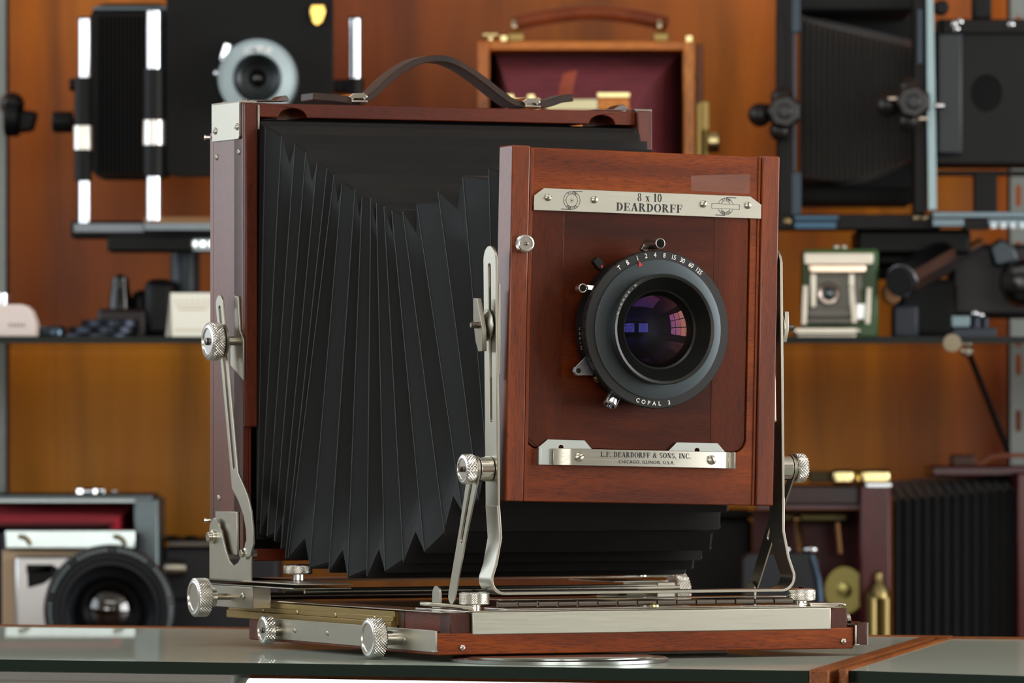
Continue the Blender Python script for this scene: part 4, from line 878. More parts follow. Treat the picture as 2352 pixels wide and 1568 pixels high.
def small_things():
    o = at(275, 730, 5.84); o.z = SZ; t = thing('pocket_finder', 'small glossy black finder on a dark base left of the flared stand', 'viewfinder', o); Q = sub(o)
    m = Q(); m.pb(222, 708, 335, 779, 5.84, .05); m.build('finder_base', mat('very_dark_brown', (26, 14, 12), .5), t, bevel=.004)
    m = Q(); m.fl([(28, 0), (26, .012), (22, .02), (20, .03)], 276, 712, 5.86, 24, ax=(0, 0, 1)); m.build('finder_body', BLKG, t)
    m = Q(); m.ball(m.P(276, 650, 5.86), .0085); m.cyl(m.P(276, 652, 5.858), m.P(276, 652, 5.845), .004); m.build('finder_eye', BLKG, t)
    # filter rings lying flat
    for k, (px, yy, r, lab) in enumerate(((225, 5.86, 105, 'large flat black filter ring, widest of the stack by the price card'), (245, 5.86, 92, 'black filter ring in the middle of the stack on the glass shelf'), (262, 5.86, 78, 'small black filter ring topmost of the stack on the glass shelf'))):
        o = Vector((at(px, 0, yy).x, yy, SZ + k * .0062)); m = MB(); rr0 = r / F * yy
        m.lathe([(rr0 * .8, 0), (rr0, 0), (rr0 * 1.0, .0052), (rr0 * .97, .006), (rr0 * .82, .006), (rr0 * .8, 0)], (0, 0, 0), Z, 56, cap=False)
        ob = tag(m.build('filter_ring', metal('filter_metal', (46, 50, 58), .3)), lab, 'filter ring', 'filter rings stacked on the glass shelf'); ob.location = o
    o = Vector((at(122, 0, 5.74).x, 5.74, SZ)); m = MB(); m.lathe([(.011, 0), (.012, .002), (.012, .008), (.010, .011), (.0001, .011)], (0, 0, 0), Z, 28); ob = tag(m.build('lens_cap', metal('cap_metal', (70, 84, 96), .25)), 'small shiny dark lens cap lying between the white roll and the rings', 'lens cap'); ob.location = o
    CARD = mat('cream_card', (255, 252, 236), .6)
    o = at(432, 778, 5.70); o.z = SZ; t = thing('price_card', 'folded cream price card on the glass shelf beside the big camera', 'card', o); Q = sub(o)
    m = Q(); a = m.P(396, 776, 5.70); b = m.P(520, 673, 5.735); w_ = b.x - a.x
    m.quadbox([Vector((a.x, a.y, 0)), Vector((b.x, a.y, 0)), Vector((b.x, a.y + .022, b.z)), Vector((a.x - .003, a.y + .022, b.z))], (0, .0006, 0)); m.quadbox([Vector((a.x - .003, a.y + .0225, b.z)), Vector((b.x, a.y + .0225, b.z)), Vector((b.x - .002, a.y + .046, 0)), Vector((a.x - .009, a.y + .046, 0))], (0, .0006, 0)); ob = m.build('folded_card', CARD, t)
    m = Q(); sx = Vector((1, 0, 0)); sz = Vector((0, .022, b.z)).normalized(); c0 = Vector(((a.x + b.x) / 2 - .006, a.y - .0004, 0))
    for k, wd in ((.80, .030), (.70, .026), (.62, .022), (.16, .026)):
        n = 7
        if k == .16: m.build('faint_print', mat('faint_print', (200, 182, 152), .6), ob, smooth=0); m = Q()
        for i in range(n):
            q = c0 + Vector((0, .022 * k, b.z * k)) + sx * (wd * (i / (n - 1) - .5)); m.quadbox([q - sx * .0016, q + sx * .0013, q + sx * .0013 + sz * .0011, q - sx * .0016 + sz * .0011], (0, -.0001, 0))
    m.build('faint_print', mat('faint_print', (200, 182, 152), .6), ob, smooth=0)
    o = at(20, 778, 5.70); o.z = SZ; t = thing('card_tent', 'pinkish white rounded card tent at the left end of the glass shelf', 'card', o); Q = sub(o)
    m = Q(); prof = [m.P(x, y, 5.70) for x, y in ((-60, 771), (82, 771), (83, 755), (79, 735), (70, 712), (58, 701), (48, 699), (-60, 699))]
    for p in prof[:2]: p.z = .0005
    m.quadbox(prof, (0, .05, 0)); ob = m.build('card_body', mat('pinkish_card', (252, 236, 228), .6), t, bevel=.002)
    m = Q()
    for i in range(5): m.pb(20 + i * 8, 742, 25 + i * 8, 750, 5.6995, .0004)
    m.build('faint_print', mat('faint_print_grey', (190, 176, 168), .6), ob, smooth=0)
    o = at(5, 778, 5.83); o.z = SZ; t = thing('small_lens', 'small lens with bright milled rim behind the pinkish white card', 'lens', o); Q = sub(o)
    m = Q(); m.fl([(36, .0), (36, .028)], 0, 778, 5.85, 32, ax=(0, 0, 1)); m.fl([(20, .028), (20, .04)], 0, 778, 5.85, 32, ax=(0, 0, 1)); m.build('lens_body', BLK, t, bevel=.001)
    m = Q(); m.lathe([(.0095, .0285), (.0098, .036), (.0095, .0415)], m.P(0, 778, 5.85), Z, 32); m.build('milled_rim', CHROME, t)
small_things()

# ------------------------------------------------------------------ wooden field camera in the middle
def field_cam():
    o = at(1340, 778, 5.9); o.z = SZ; t = thing('field_camera', 'honey coloured wooden field camera with wine red bellows and leather handle', 'camera', o); Q = sub(o)
    HON = wood('honey_wood', [(176, 88, 16), (214, 122, 30), (236, 148, 48)], 'z', .6, .3); HOX = wood('honey_wood_level', [(176, 88, 16), (214, 122, 30), (236, 148, 48)], 'x', .6, .3)
    m = Q(); m.pb(1097, 95, 1124, 772, 5.86, .10); m.build('frame_post', HON, t, bevel=.001)
    m = Q(); m.pb(1570, 95, 1597, 772, 5.86, .10); m.build('frame_post', HON, t, bevel=.001)
    m = Q(); m.pb(1597, 100, 1616, 772, 5.90, .07); m.build('frame_side', wood('honey_wood_side', [(100, 48, 14), (128, 64, 22), (146, 78, 30)], 'z', .6), t, bevel=.001)
    m = Q(); m.pb(1124, 95, 1570, 115, 5.86, .10); m.build('top_rail', HOX, t, bevel=.001)
    m = Q(); m.pb(1124, 740, 1570, 772, 5.86, .10); m.build('bottom_rail', HOX, t, bevel=.001)
    m = Q(); m.pb(1122, 113, 1572, 745, 5.945, .006); m.build('back_lining', BLACKP, t)
    m = Q(); A = [m.P(x, y, 5.94) for x, y in ((1136, 735), (1566, 735), (1566, 118), (1136, 118))]; Bq = [m.P(x, y, 5.74) for x, y in ((1180, 640), (1440, 640), (1440, 252), (1180, 252))]
    rg = pleats(m, A, Bq, 13, .008); b_ = m.build('bellows', fabric('wine_red_bellows', (96, 26, 38), .5, (116, 36, 48), .25), t, smooth=0)
    m = Q()
    for r_ in rg: m.tube(r_, .0006, 5)
    m.build('pleat_edges', mat('pleat_edge_rose', (150, 84, 88), .5), b_)
    m = Q(); m.pb(1160, 252, 1455, 700, 5.715, .02); m.build('front_panel', HOX, t, bevel=.001)
    m = Q(); m.pb(1150, 690, 1465, 772, 5.68, .24); m.build('base_board', HOX, t, bevel=.002)
    for a, b, c, d, mt_, nm in ((1163, 226, 1240, 250, BRASS_PALE, 'brass_catch'), (1255, 228, 1372, 252, mat('ivory_plate', (236, 228, 178), .4), 'ivory_plate'), (1374, 226, 1445, 252, HOX, 'sliding_block')):
        m = Q(); m.pb(a, b, c, d, 5.705, .016); m.build(nm, mt_, t, bevel=.0008)
    m = Q(); m.pb(1372, 212, 1446, 224, 5.706, .012); m.pb(1163, 216, 1180, 228, 5.706, .012); m.pb(1212, 216, 1228, 228, 5.706, .012); m.build('brass_trim', BRASS_PALE, t, bevel=.0005)
    m = Q(); m.strip([m.P(1310, 166, 5.73), m.P(1302, 195, 5.722), m.P(1296, 226, 5.70)], (1, 0, .2), .0125, .002); m.build('leather_pull', fabric('red_brown_leather', (150, 66, 44), .4, (170, 84, 60), .1), t)
    # handle
    m = Q(); P = [m.P(x, y, 5.90) for x, y in ((1178, 56), (1200, 50), (1250, 40), (1320, 31), (1360, 29), (1410, 32), (1470, 41), (1510, 50), (1534, 56))]
    m.tube(smooth_path(P, 4), [.0050] + [.0078] * (len(smooth_path(P, 4)) - 2) + [.005], 16, flat=.9); H = m.build('carrying_handle', LEATHER_R, t, smooth=180)
    for x in (1182, 1516):
        m = Q(); m.strip([m.P(x - 2, 44, 5.89), m.P(x, 62, 5.885), m.P(x + 4, 78, 5.89)], (0, 1, 0), .012, .0045); m.build('brass_loop', metal('bright_brass_loop', (236, 220, 190), .15), t, bevel=.001)
        m = Q(); m.pb(x - 14, 76, x + 20, 95, 5.88, .03); m.build('brass_foot', BRASS_OLD, t, bevel=.001)
    for x, y, w_, h in ((1108, 76, 36, 7), (1150, 82, 14, 12), (1576, 82, 14, 14)): m = Q(); m.pb(x, y, x + w_, y + h, 5.88, .012); m.cyl(m.P(x + w_ / 2, y + h, 5.886), m.P(x + w_ / 2, 95, 5.886), .0025); m.build('brass_screw', BRASS_PALE, t, bevel=.001)
    m = Q(); m.pb(1600, 236, 1612, 770, 5.87, .004); m.pb(1616, 260, 1628, 700, 5.885, .004); m.pb(1606, 232, 1630, 300, 5.88, .003); m.build('brass_brace', BRASS_OLD, t, bevel=.0008)
    m = Q(); m.hc(1624, 1652, 325, 5.87, 26, 24); m.build('brass_knob', BRASS_PALE, t, bevel=.0015)
field_cam()

# ------------------------------------------------------------------ big black studio camera, upper right
def studio():
    o = at(1990, 520, 5.9); t = thing('studio_camera', 'large black studio camera with long sagging bellows at the upper right', 'camera', o); Q = sub(o)
    BG = metal('blue_grey_rail', (62, 72, 80), .4); BRT = metal('bright_rail', (140, 160, 164), .4)
    DK = mat('post_black', (14, 13, 14), .5, 0, Specular_IOR_Level=.25)
    m = Q(); m.pb(1786, -30, 1818, 520, 5.80, .04); p = m.build('frame_post', DK, t, bevel=.001)
    m = Q(); m.pb(1784, 32, 1800, 300, 5.795, .03); m.build('post_flange', DK, p, bevel=.001)
    m = Q(); m.pb(1818, -30, 1838, 74, 5.805, .02); m.pb(1820, 74, 1828, 396, 5.808, .015); m.pb(1818, 396, 1840, 494, 5.805, .02); m.build('post_slider', BG, p, bevel=.0005)
    m = Q(); m.pb(2100, -30, 2128, 490, 5.78, .04); p = m.build('frame_post', DK, t, bevel=.001)
    m = Q(); m.quadbox([m.P(x, y, 5.775) for x, y in ((2128, -30), (2144, -30), (2148, 250), (2152, 482), (2132, 482), (2130, 250))], (0, .02, 0)); m.build('scale_strip', BRT, p, bevel=.0004)
    m = Q(); m.pb(2108, 22, 2118, 145, 5.777, .003); m.build('post_slider', BG, p)
    m = Q(); m.hc(2150, 2168, 243, 5.77, 8); m.build('scale_pointer', CHROME, p)
    # bellows, sagging: ribs seen from the side
    n = 20; vs = []; fs = []; m = Q()
    for i in range(2 * n + 1):
        s_ = i / (2 * n); x = 1842 + 262 * s_; yt = 40 + 10 * s_ + 62 * s_ ** .7 * 1.0 - 4 * math.sin(s_ * 3); yb = 408 + 14 * math.sin(s_ * 2.4) - 62 * s_ ** 2.2
        Yc = 5.88 - .02 * s_; k = .009 if i % 2 else 0
        for px_, py__, yy in ((x - 10, yt - 18, Yc + .16), (x, yt, Yc + k), (x - 2, (yt + yb) / 2, Yc + k), (x, yb, Yc + k), (x - 10, yb + 14, Yc + .16)):
            p_ = m.P(px_, py__, yy); vs.append(tuple(p_))
    for i in range(2 * n):
        for j in range(4): fs.append((i * 5 + j, i * 5 + j + 1, (i + 1) * 5 + j + 1, (i + 1) * 5 + j))
    m.add(vs, fs); bl_ = m.build('bellows', fabric('brown_black_bellows', (34, 31, 30), .5, (44, 40, 37), .2), t, smooth=0)
    m = Q()
    for i in range(0, 2 * n + 1, 2): m.tube([Vector(vs[i * 5 + j]) for j in range(5)], .0005, 5)
    m.build('rib_edges', mat('rib_edge_brown', (66, 58, 52), .6), bl_)
    m = Q(); m.pb(1838, -30, 2104, 466, 6.05, .03); m.pb(1838, -30, 2104, 24, 5.90, .16); m.pb(1838, 430, 2104, 466, 5.92, .14); m.build('rear_housing', BLACKP, t, bevel=.003)
    # lens panel with hole
    m = Q(); a = m.P(2150, 374, 5.82); b = m.P(2420, 44, 5.82); h = m.P(2265, 214, 5.82)
    m.plate(rr(a.x, a.z, b.x, b.z, .004), [circ(h.x, h.z, 43 / F * 5.82, 32, 36 / F * 5.82)], (0, a.y, 0), X, Z, (0, .012, 0)); pn = m.build('lens_panel', mat('satin_black_panel', (20, 22, 23), .5, 0, Specular_IOR_Level=.25), t, bevel=.001)
    m = Q(); m.pb(2166, 44, 2420, 76, 5.812, .008); m.build('panel_flange', BLK, pn, bevel=.001)
    m = Q(); m.pb(2150, 74, 2212, 356, 5.811, .006); m.build('panel_side', mat('panel_blue_grey', (34, 40, 46), .45), pn, bevel=.003)
    m = Q(); m.pb(2160, 80, 2400, 350, 6.0, .02); m.pb(2160, 60, 2400, 84, 5.835, .16); m.pb(2160, 350, 2400, 372, 5.835, .16); m.pb(2160, 84, 2172, 350, 5.835, .16); m.build('panel_backing', BLACKP, pn)
    for x, y in ((2190, 55), (2196, 66), (2204, 50), (2322, 56)): screw(pn, m.P(x, y, 5.811), VF, .0032, 40, CHROME)
    m = Q(); m.pb(2158, 392, 2370, 400, 5.85, .05); m.pb(2240, 400, 2290, 492, 5.84, .03); m.build('panel_support', BLK, t)
    m = Q(); m.pb(2236, -30, 2278, 44, 5.84, .03); m.build('upper_arm', BLK, t, bevel=.002)
    m = Q(); m.fl([(18, 0), (18, .02)], 2160, 20, 5.80, 9); m.build('lock_knob', BLK, t, bevel=.002)
    for cx, cy, s_, Yk in ((1790, 258, 1, 5.77), (2085, 236, 1, 5.74)):
        m = Q()
        m.fl([(42, 0), (42, .016), (36, .020), (16, .020), (16, .024), (.1, .024)], cx + 10, cy, Yk, 7); m.ball(m.P(cx + 5, cy - 34, Yk), .010); m.ball(m.P(cx - 45, cy + 6, Yk), .011); m.ball(m.P(cx + 2, cy + 42, Yk), .010)
        m.hc(cx - 44, cx + 44, cy, Yk + .004, 20, 8); kn_ = m.build('lobed_knob', mat('knob_black', (30, 28, 28), .35, .2), t, bevel=.001)
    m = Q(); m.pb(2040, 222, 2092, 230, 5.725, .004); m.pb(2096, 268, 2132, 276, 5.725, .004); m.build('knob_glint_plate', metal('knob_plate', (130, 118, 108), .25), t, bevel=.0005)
    # bed rails
    m = Q(); m.pb(1786, 492, 2160, 526, 5.79, .06); r_ = m.build('bed_rail', DK, t, bevel=.001)
    m = Q(); m.pb(1826, 496, 1925, 504, 5.787, .004); m.pb(1826, 510, 1920, 524, 5.787, .004); m.build('rail_inlay', metal('deep_blue_metal', (60, 84, 102), .35), r_)
    for x in (1808, 2106, 2126): screw(r_, m.P(x, 500 if x > 2000 else 508, 5.789), VF, .0034, 20, BRASS_OLD)
    m = Q(); m.pb(2142, 486, 2420, 500, 5.77, .05); m.pb(2142, 502, 2214, 520, 5.768, .03); m.pb(2270, 502, 2420, 518, 5.768, .03); m.build('scale_rail', metal('rail_bright', (108, 124, 132), .4), t, bevel=.0006)
    m = Q(); m.pb(2214, 502, 2270, 526, 5.770, .03); m.build('rail_gap_block', DK, t)
    m = Q()
    for i in range(7): m.pb(2276 + i * 22, 510, 2290 + i * 22, 524, 5.766, .004)
    m.build('rail_teeth', metal('teeth_metal', (160, 170, 176), .35), t)
studio()
def head():
    o = at(2130, 778, 5.86); o.z = SZ; t = thing('tripod_head', 'black tripod head with a ribbed grey handle under the large studio camera', 'tripod head', o); Q = sub(o)
    m = Q(); m.pb(1968, 526, 2230, 585, 5.82, .10); m.pb(2010, 580, 2150, 612, 5.84, .08); m.build('mount_block', BLK, t, bevel=.004)
    m = Q(); m.cyl(m.P(2070, 645, 5.74), m.P(2165, 592, 5.82), 40 / F * 5.78, n=10); h_ = m.build('ribbed_handle', metal('handle_grey', (112, 114, 122), .3), t, bevel=.001)
    m = Q(); m.cyl(m.P(2064, 648, 5.735), m.P(2074, 643, 5.742), 34 / F * 5.75, n=24); m.build('handle_end', BLACKP, h_)
    m = Q(); m.cyl(m.P(2150, 612, 5.80), m.P(2250, 560, 5.90), 14 / F * 5.8); m.build('handle_shaft', metal('shaft_grey', (110, 112, 124), .25), t)
    m = Q(); m.pb(2060, 640, 2200, 776, 5.85, .07); m.pb(1975, 560, 2075, 640, 5.88, .05); m.build('head_body', BLACKP, t, bevel=.008)
    m = Q(); m.fl([(52, 0), (58, .012), (52, .03), (30, .034), (.1, .034)], 2350, 650, 5.84, 40); m.build('round_lock', BLKG, t)
    m = Q(); m.quadbox([m.P(x, y, 5.83) for x, y in ((2272, 565), (2300, 545), (2330, 565), (2345, 600), (2300, 612), (2284, 612))], (0, .03, 0)); m.build('grey_casting', metal('casting_grey', (84, 92, 98), .5), t, bevel=.003)
    m = Q(); m.pb(2180, 560, 2420, 730, 5.90, .05); m.build('rear_body', mat('rear_body_black', (22, 19, 20), .5), t, bevel=.006)
    m = Q(); m.pb(2050, 700, 2110, 776, 5.83, .03); m.build('grey_plate', mat('dull_slate', (42, 50, 60), .5), t, bevel=.003)
    m = Q(); m.quadbox([m.P(x, y, 5.80) for x, y in ((2024, 665), (2040, 650), (2050, 632), (2062, 635), (2058, 655), (2070, 670), (2068, 690), (2050, 702), (2030, 690))], (0, .02, 0)); m.build('wooden_grip', mat('tan_wood_knob', (150, 104, 66), .5), t, bevel=.004)
head()
def minis():
    o = at(2230, 778, 5.72); o.z = SZ; t = thing('small_fitting', 'small silver and black metal fitting on the shelf above the leaning rod', 'fitting', o); Q = sub(o)
    m = Q(); m.pb(2186, 724, 2228, 752, 5.72, .02); m.build('pale_block', metal('pale_block', (110, 128, 134), .4), t, bevel=.001)
    m = Q(); m.pb(2190, 752, 2290, 777, 5.725, .03); m.vc(2240, 722, 778, 5.74, 14); m.vc(2262, 728, 778, 5.74, 10); m.build('dark_body', mat('slate_dark', (36, 44, 54), .4, .4), t, bevel=.001)
    m = Q(); m.ball(m.P(2240, 720, 5.73), .0035); m.ball(m.P(2254, 724, 5.73), .003); m.build('screw_heads', CHROME, t)
    # miniature green press camera
    o = at(1935, 778, 5.74); o.z = SZ; t = thing('miniature_press_camera', 'tiny green and silver press camera ornament on the right of the glass shelf', 'camera', o); Q = sub(o)
    GR = mat('green_enamel', (62, 98, 50), .4); AG = metal('old_silver', (206, 200, 186), .4); AG2 = metal('dull_silver', (104, 102, 96), .45)
    m = Q(); m.pb(1845, 572, 2018, 777, 5.76, .055); m.build('camera_body', GR, t, bevel=.003)
    m = Q(); m.pb(1847, 580, 2006, 608, 5.752, .009); m.build('top_band', AG, t, bevel=.001)
    m = Q(); m.pb(1858, 606, 1990, 628, 5.735, .02); m.build('hood', metal('rose_silver', (236, 214, 190), .3), t, bevel=.002)
    m = Q(); m.pb(1858, 625, 1980, 742, 5.745, .02); f_ = m.build('front_plate', AG2, t, bevel=.001)
    for x in (1862, 1950): m = Q(); m.pb(x, 628, x + 12, 706, 5.738, .008); m.build('plate_rib', AG, f_, bevel=.0008)
    m = Q(); m.fl([(27, 0), (27, .005), (24, .007), (16, .006)], 1903, 674, 5.744, 40, cap=False); m.build('lens_ring', metal('lens_ring_silver', (220, 206, 196), .25), t)
    m = Q(); m.fl([(15, .003), (11, .006), (6, .008), (.1, .009)], 1903, 674, 5.744, 28, cap=False); m.build('lens_glass', mat('mini_glass', (90, 100, 104), .1, .5), t, smooth=180)
    m = Q(); m.pb(1856, 708, 1956, 728, 5.738, .01); m.pb(1850, 732, 1960, 742, 5.732, .012); m.build('focus_scale', AG2, f_, bevel=.0006)
    for x0, y0, x1, y1 in ((1850, 655, 1846, 746), (1996, 660, 1992, 745), (1956, 655, 1962, 742)): m = Q(); m.strip([m.P(x0, y0, 5.74), m.P(x1, y1, 5.735)], (0, 1, 0), .008, .0045); m.build('side_strut', AG, t, bevel=.0006)
    m = Q(); m.pb(1966, 696, 1990, 734, 5.742, .01); m.build('bright_plate', metal('bright_satin', (226, 230, 230), .35), t, bevel=.001)
    m = Q(); m.pb(1824, 752, 1972, 767, 5.70, .06); m.pb(1832, 767, 1966, 777.5, 5.71, .05); m.hc(1824, 1830, 760, 5.698, 6); m.hc(1968, 1976, 760, 5.698, 6); m.build('drop_bed', AG, t, bevel=.001)
    for x in (1920, 1938): m = Q(); m.ball(m.P(x, 568, 5.78), .0030); m.build('accessory_stud', AG, t)
    # clamp disc and leaning rod
    o = at(2190, 787, 5.60); m = MB(); m.lathe([(.0075, 0), (.0082, .002), (.0078, .004), (.0001, .0045)], (0, 0, 0), (0, -1, 0), 28); ob = tag(m.build('shelf_clip', mat('pale_clip', (150, 138, 112), .5)), 'round pale metal clip gripping the front edge of the glass shelf', 'clip'); ob.location = Vector((o.x, 5.619, o.z))
    o = at(2330, 1060, 5.95); t = thing('leaning_rod', 'thin black rod with a pale collar leaning below the glass shelf', 'rod', o); Q = sub(o)
    m = Q(); m.cyl(m.P(2226, 812, 5.90), m.P(2316, 1036, 5.95), .0028); m.build('rod', BLK, t)
    m = Q(); m.cyl(m.P(2218, 800, 5.90), m.P(2226, 816, 5.90), .0055); m.pb(2206, 800, 2234, 810, 5.895, .01); m.build('collar', metal('collar_metal', (206, 200, 180), .35), t, bevel=.001)
minis()

# ------------------------------------------------------------------ lower left press camera with huge lens
def press():
    o = at(160, 1500, 5.8); o.z = -.10; t = thing('press_camera', 'silver press camera with red bellows and a very large black lens at the lower left', 'camera', o); Q = sub(o)
    GY = metal('grey_hammered', (112, 122, 126), .45); m = Q()
    m.pb(-80, 1134, 350, 1152, 5.86, .12); m.build('top_rail', GY, t, bevel=.002)
    m = Q(); m.pb(-80, 1147, 310, 1153, 5.857, .01); m.build('rail_edge', metal('rail_edge', (170, 180, 182), .35), t)
    m = Q(); m.pb(307, 1144, 364, 1540, 5.86, .12); m.build('side_post', metal('side_grey', (120, 134, 138), .45), t, bevel=.002)
    m = Q(); m.pb(-80, 1150, 310, 1540, 5.975, .006); m.build('inner_back', BLACKP, t)
    m = Q(); A = [m.P(x, y, 5.97) for x, y in ((-100, 1520), (306, 1520), (306, 1158), (-100, 1158))]; Bq = [m.P(x, y, 5.80) for x, y in ((-60, 1480), (262, 1480), (262, 1200), (-60, 1200))]
    rg = pleats(m, A, Bq, 9, .007); b_ = m.build('bellows', fabric('red_bellows', (170, 24, 44), .5, (190, 34, 54), .2), t, smooth=0)
    m = Q(); m.pb(12, 1217, 310, 1259, 5.765, .02); cp = m.build('chrome_bridge', metal('bridge_chrome', (206, 220, 220), .3), t, bevel=.001)
    for x in (44, 262): m = Q(); m.tube([m.P(x, 1232, 5.764), m.P(x + 10, 1233, 5.762), m.P(x + 20, 1240, 5.762), m.P(x + 25, 1250, 5.764)], .0022, 8); m.build('hook', BRASS_OLD, cp)
    DG = mat('guide_blue_black', (26, 34, 44), .4, .4); m = Q(); m.pb(0, 1222, 14, 1540, 5.80, .03); m.build('dark_guide', DG, t, bevel=.001)
    m = Q(); m.pb(300, 1225, 322, 1540, 5.80, .03); m.build('dark_guide', DG, t, bevel=.001)
    m = Q(); m.pb(5, 1262, 302, 1540, 5.775, .015); m.build('lens_board', mat('tan_board', (206, 178, 144), .5), t, bevel=.001)
    m = Q(); m.pb(34, 1276, 262, 1500, 5.765, .010); sp = m.build('shutter_plate', metal('plate_silver', (196, 196, 196), .35), t, bevel=.003)
    m = Q(); m.pb(60, 1296, 120, 1316, 5.762, .004); m.quadbox([m.P(x, y, 5.762) for x, y in ((62, 1310), (120, 1296), (140, 1310), (100, 1340), (64, 1350))], (0, .004, 0)); m.build('shutter_lever', BLK, sp, bevel=.001)
    ax = (.10, -1, .02); m = Q(); m.fl([(138, -.02), (150, .0), (150, .030), (146, .036), (130, .038), (126, .034), (118, .034), (114, .028), (104, .028), (100, .020), (94, .018), (76, .010)], 250, 1400, 5.75, 80, ax=ax, cap=False); lb_ = m.build('lens_barrel', mat('big_barrel_black', (18, 24, 30), .3, .2), t)
    m = Q(); pr = [(78 * math.sin(R(a)) / math.sin(R(42)), .010 + .02 * (math.cos(R(a)) - math.cos(R(42))) / (1 - math.cos(R(42)))) for a in range(42, -1, -3)]; pr[-1] = (.01, pr[-1][1]); m.fl(pr, 250, 1400, 5.75, 60, ax=ax, cap=False); m.build('front_glass', mat('big_glass', (10, 9, 8), .02, 0, IOR=2.0), lb_, smooth=180)
    m = Q(); A_ = Vector(ax).normalized(); e1 = A_.cross(Z).normalized() * -1; e2 = A_.cross(e1) * -1; c0 = m.P(250, 1400, 5.75) + A_ * .0385
    if e1.x < 0: e1 = -e1
    if e2.z < 0: e2 = -e2
    for i, ch in enumerate('ANASTIGMAT   F 2.5   NO 3056'.replace('ANASTIGMAT', '1 1 1 1 1 1')):
        if ch == ' ': continue
    for i in range(64):
        a = R(-150 + i * 4.4)
        if i % 9 in (7, 8): continue
        c = c0 + (e1 * math.sin(a) + e2 * math.cos(a)) * (138 / F * 5.75); x_ = e1 * math.cos(a) - e2 * math.sin(a); z_ = e1 * math.sin(a) + e2 * math.cos(a)
        m.quadbox([c - x_ * .0007 - z_ * .0013, c + x_ * .0007 - z_ * .0013, c + x_ * .0007 + z_ * .0013, c - x_ * .0007 + z_ * .0013], A_ * .0001)
    m.build('engraved_ring_marks', mat('engraving_blue_grey', (150, 166, 170), .6), lb_, smooth=0)
    m = Q(); m.pb(176, 1122, 240, 1134, 5.88, .01); m.hc(190, 215, 1128, 5.88, 7); m.hc(222, 238, 1126, 5.88, 7); m.strip([m.P(175, 1118, 5.88), m.P(205, 1126, 5.88)], (0, 1, 0), .008, .001); m.hc(258, 268, 1128, 5.88, 4); m.build('viewfinder_clip', CHROME, t, bevel=.0006)
    m = Q(); m.fl([(20, 0), (22, .01), (18, .02)], 378, 1305, 5.90, 24, ax=(1, 0, 0)); m.build('side_knob', NI, t)
press()
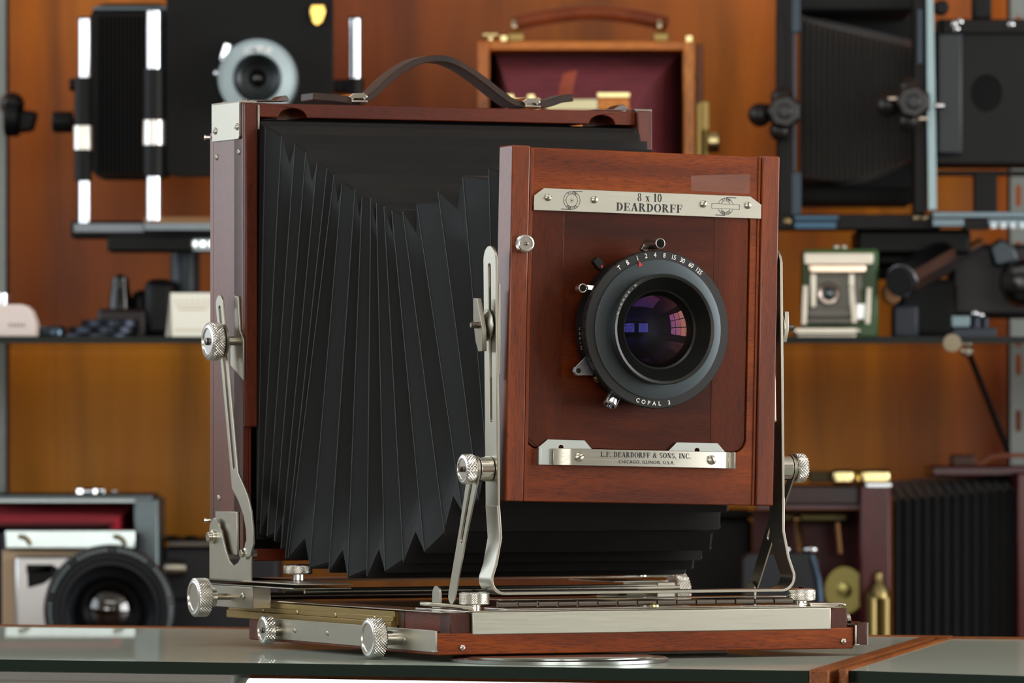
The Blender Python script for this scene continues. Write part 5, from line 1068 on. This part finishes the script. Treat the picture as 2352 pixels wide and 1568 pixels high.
def others():
    o = at(440, 1500, 5.9); o.z = -.10; t = thing('box_camera', 'plain black box camera with a metal top strip behind the big camera at left', 'camera', o); Q = sub(o)
    m = Q(); m.pb(374, 1256, 640, 1555, 5.92, .12); m.build('body', mat('box_black', (30, 30, 33), .6), t, bevel=.004)
    m = Q(); m.pb(385, 1242, 640, 1256, 5.915, .12); m.build('top_strip', metal('strip_grey', (96, 90, 84), .4), t, bevel=.001)
    m = Q(); m.pb(374, 1236, 640, 1243, 5.93, .10); m.build('top_cover', mat('brown_cover', (46, 32, 18), .5), t, bevel=.002)
    for x in (396, 440): m = Q(); m.ball(m.P(x, 1234, 5.93), .0045, sc=(1.6, 1, .5)); m.build('top_stud', metal('stud', (120, 110, 96), .35), t)
    m = Q(); m.pb(376, 1375, 640, 1555, 5.88, .04); m.build('lower_case', mat('navy_black', (12, 14, 24), .5), t, bevel=.003)
    o = at(1650, 1500, 5.95); o.z = -.10; t = thing('camera_case', 'plain black camera case in the shade behind the bellows at the lower right', 'case', o); Q = sub(o)
    m = Q(); m.pb(1540, 1190, 1728, 1555, 5.95, .10); m.build('case_body', mat('case_black', (12, 12, 13), .7), t, bevel=.005)
    m = Q(); m.pb(1536, 1172, 1732, 1190, 5.945, .11); m.build('case_lid', mat('case_lid_black', (16, 15, 15), .6), t, bevel=.003)
    # mahogany and brass camera, lower right
    MV = wood('dark_cherry', [(58, 14, 18), (84, 24, 28), (100, 36, 38)], 'z', .6, .25); MX = wood('dark_cherry_level', [(36, 8, 10), (50, 14, 14), (64, 20, 20)], 'x', .6, .25)
    o = at(1930, 1500, 5.8); o.z = -.10; t = thing('tailboard_camera', 'dark cherry wood camera with polished brass corners at the lower right', 'camera', o); Q = sub(o)
    m = Q(); m.pb(1976, 1112, 2046, 1545, 5.78, .10); m.build('corner_post', MV, t, bevel=.002)
    m = Q(); m.pb(1988, 1108, 2048, 1120, 5.776, .06); m.build('post_cap', metal('silver_cap', (196, 200, 206), .25), t, bevel=.001)
    m = Q(); m.pb(1740, 1114, 1976, 1160, 5.80, .08); m.build('front_crossbar', MX, t, bevel=.002)
    m = Q(); m.pb(1740, 1160, 1976, 1168, 5.79, .06); m.build('crossbar_edge', mat('mauve_edge', (92, 66, 72), .4), t)
    m = Q(); m.pb(1730, 1170, 1978, 1545, 5.90, .02); m.build('inner_panel', mat('oxblood_panel', (74, 10, 12), .5), t)
    m = Q(); m.pb(1860, 1082, 1915, 1108, 5.80, .03); m.build('dark_brass_bar', mat('olive_brass', (66, 58, 36), .45, .6), t, bevel=.001)
    for a, b in ((1913, 1962), (1964, 1976), (1978, 2046)): m = Q(); m.pb(a, 1078, b, 1112, 5.775, .05); m.build('brass_hinge', BRASS_PALE if a != 1964 else BRASS, t, bevel=.003)
    m = Q(); m.pb(1800, 1176, 1950, 1200, 5.86, .03); m.build('brass_crossbar', mat('dim_brass', (96, 88, 54), .4, .7), t, bevel=.003)
    WB = metal('warm_brass', (186, 140, 96), .35); m = Q(); m.cyl(m.P(1832, 1195, 5.84), m.P(1842, 1290, 5.82), .0035); m.ball(m.P(1832, 1192, 5.84), .004); m.build('brass_stay', WB, t); m = Q(); m.cyl(m.P(1925, 1200, 5.85), m.P(1932, 1270, 5.85), .003); m.build('brass_stay', WB, t)
    m = Q(); m.fl([(56, 0), (58, .002), (54, .004), (18, .004), (16, .007), (.1, .008)], 1945, 1355, 5.82, 48, ax=(-.75, -1, 0)); m.build('brass_disc', metal('disc_brass', (158, 142, 82), .3), t)
    m = Q(); m.vc(2002, 1362, 1545, 5.76, 14, 20); m.vc(2032, 1362, 1545, 5.76, 13, 20)
    m.fl([(27, 0), (24, .008), (13, .014), (9, .020), (8, .022), (.1, .0245)], 2018, 1372, 5.76, 24, ax=(0, 0, 1)); m.build('brass_pillar', metal('pillar_brass', (150, 134, 88), .32), t)
    # blue-black camera part in front
    o = at(1810, 1500, 5.66); o.z = -.10; t = thing('folding_camera', 'blue black folding camera with two chrome studs, low behind the right yoke', 'camera', o); Q = sub(o)
    m = Q(); a = m.P(1708, 1540, 5.68); b = m.P(1880, 1272, 5.68); m.plate(rr(a.x, a.z, b.x, b.z, .008, cor=(0, 0, 1, 1)), [], (0, a.y, 0), X, Z, (0, .06, 0)); m.build('body', mat('navy_leather', (16, 24, 34), .4), t, bevel=.003)
    for x in (1800, 1862): m = Q(); m.ball(m.P(x, 1262, 5.69), .0058, sc=(1.2, 1, .8)); m.build('chrome_stud', CHROME, t)
    m = Q(); m.strip([m.P(1866, 1275, 5.67), m.P(1882, 1330, 5.665), m.P(1888, 1400, 5.665)], (0, 1, 0), .01, .003); m.build('side_stay', metal('blue_steel', (80, 100, 120), .3), t)
    # black bellows camera at the far right
    o = at(2200, 1500, 5.9); o.z = -.10; t = thing('bellows_camera', 'wooden camera with tall black ribbed bellows at the right edge', 'camera', o); Q = sub(o)
    n = 13; m = Q(); vs = []; fs = []
    for i in range(2 * n + 1):
        s_ = i / (2 * n); x = 2050 + 290 * s_; k = 0 if i % 2 else .012; yt = 1128 - 28 * s_
        for px_, py__, yy in ((x - 16, yt - 22, 6.06), (x, yt + (16 if not i % 2 else 26), 5.86 + k * .0 + (0 if i % 2 else .010)), (x, 1545, 5.86 + (0 if i % 2 else .010))): vs.append(tuple(m.P(px_, py__, yy)))
    for i in range(2 * n):
        for j in range(2): fs.append((i * 3 + j, i * 3 + j + 1, (i + 1) * 3 + j + 1, (i + 1) * 3 + j))
    m.add(vs, fs); m.build('bellows', fabric('blue_black_bellows', (20, 23, 28), .5, (26, 29, 34), .15), t, smooth=0)
    m = Q(); m.pb(2336, 1085, 2420, 1545, 5.84, .14); m.build('rear_post', MV, t, bevel=.002)
    m = Q(); m.pb(2140, 1070, 2420, 1094, 5.90, .12); m.build('top_board', MV, t, bevel=.002)
    m = Q(); m.strip(smooth_path([m.P(x, y, 5.93) for x, y in ((2192, 1052), (2225, 1056), (2250, 1064), (2270, 1052), (2300, 1046), (2352, 1046), (2400, 1050))]), (0, 1, 0), .02, .004); m.build('leather_strap', LEATHER_R, t)
    m = Q(); m.pb(2186, 1044, 2240, 1072, 5.91, .03); m.build('strap_keeper', mat('dark_brown_keeper', (74, 42, 30), .5), t, bevel=.002)
others()
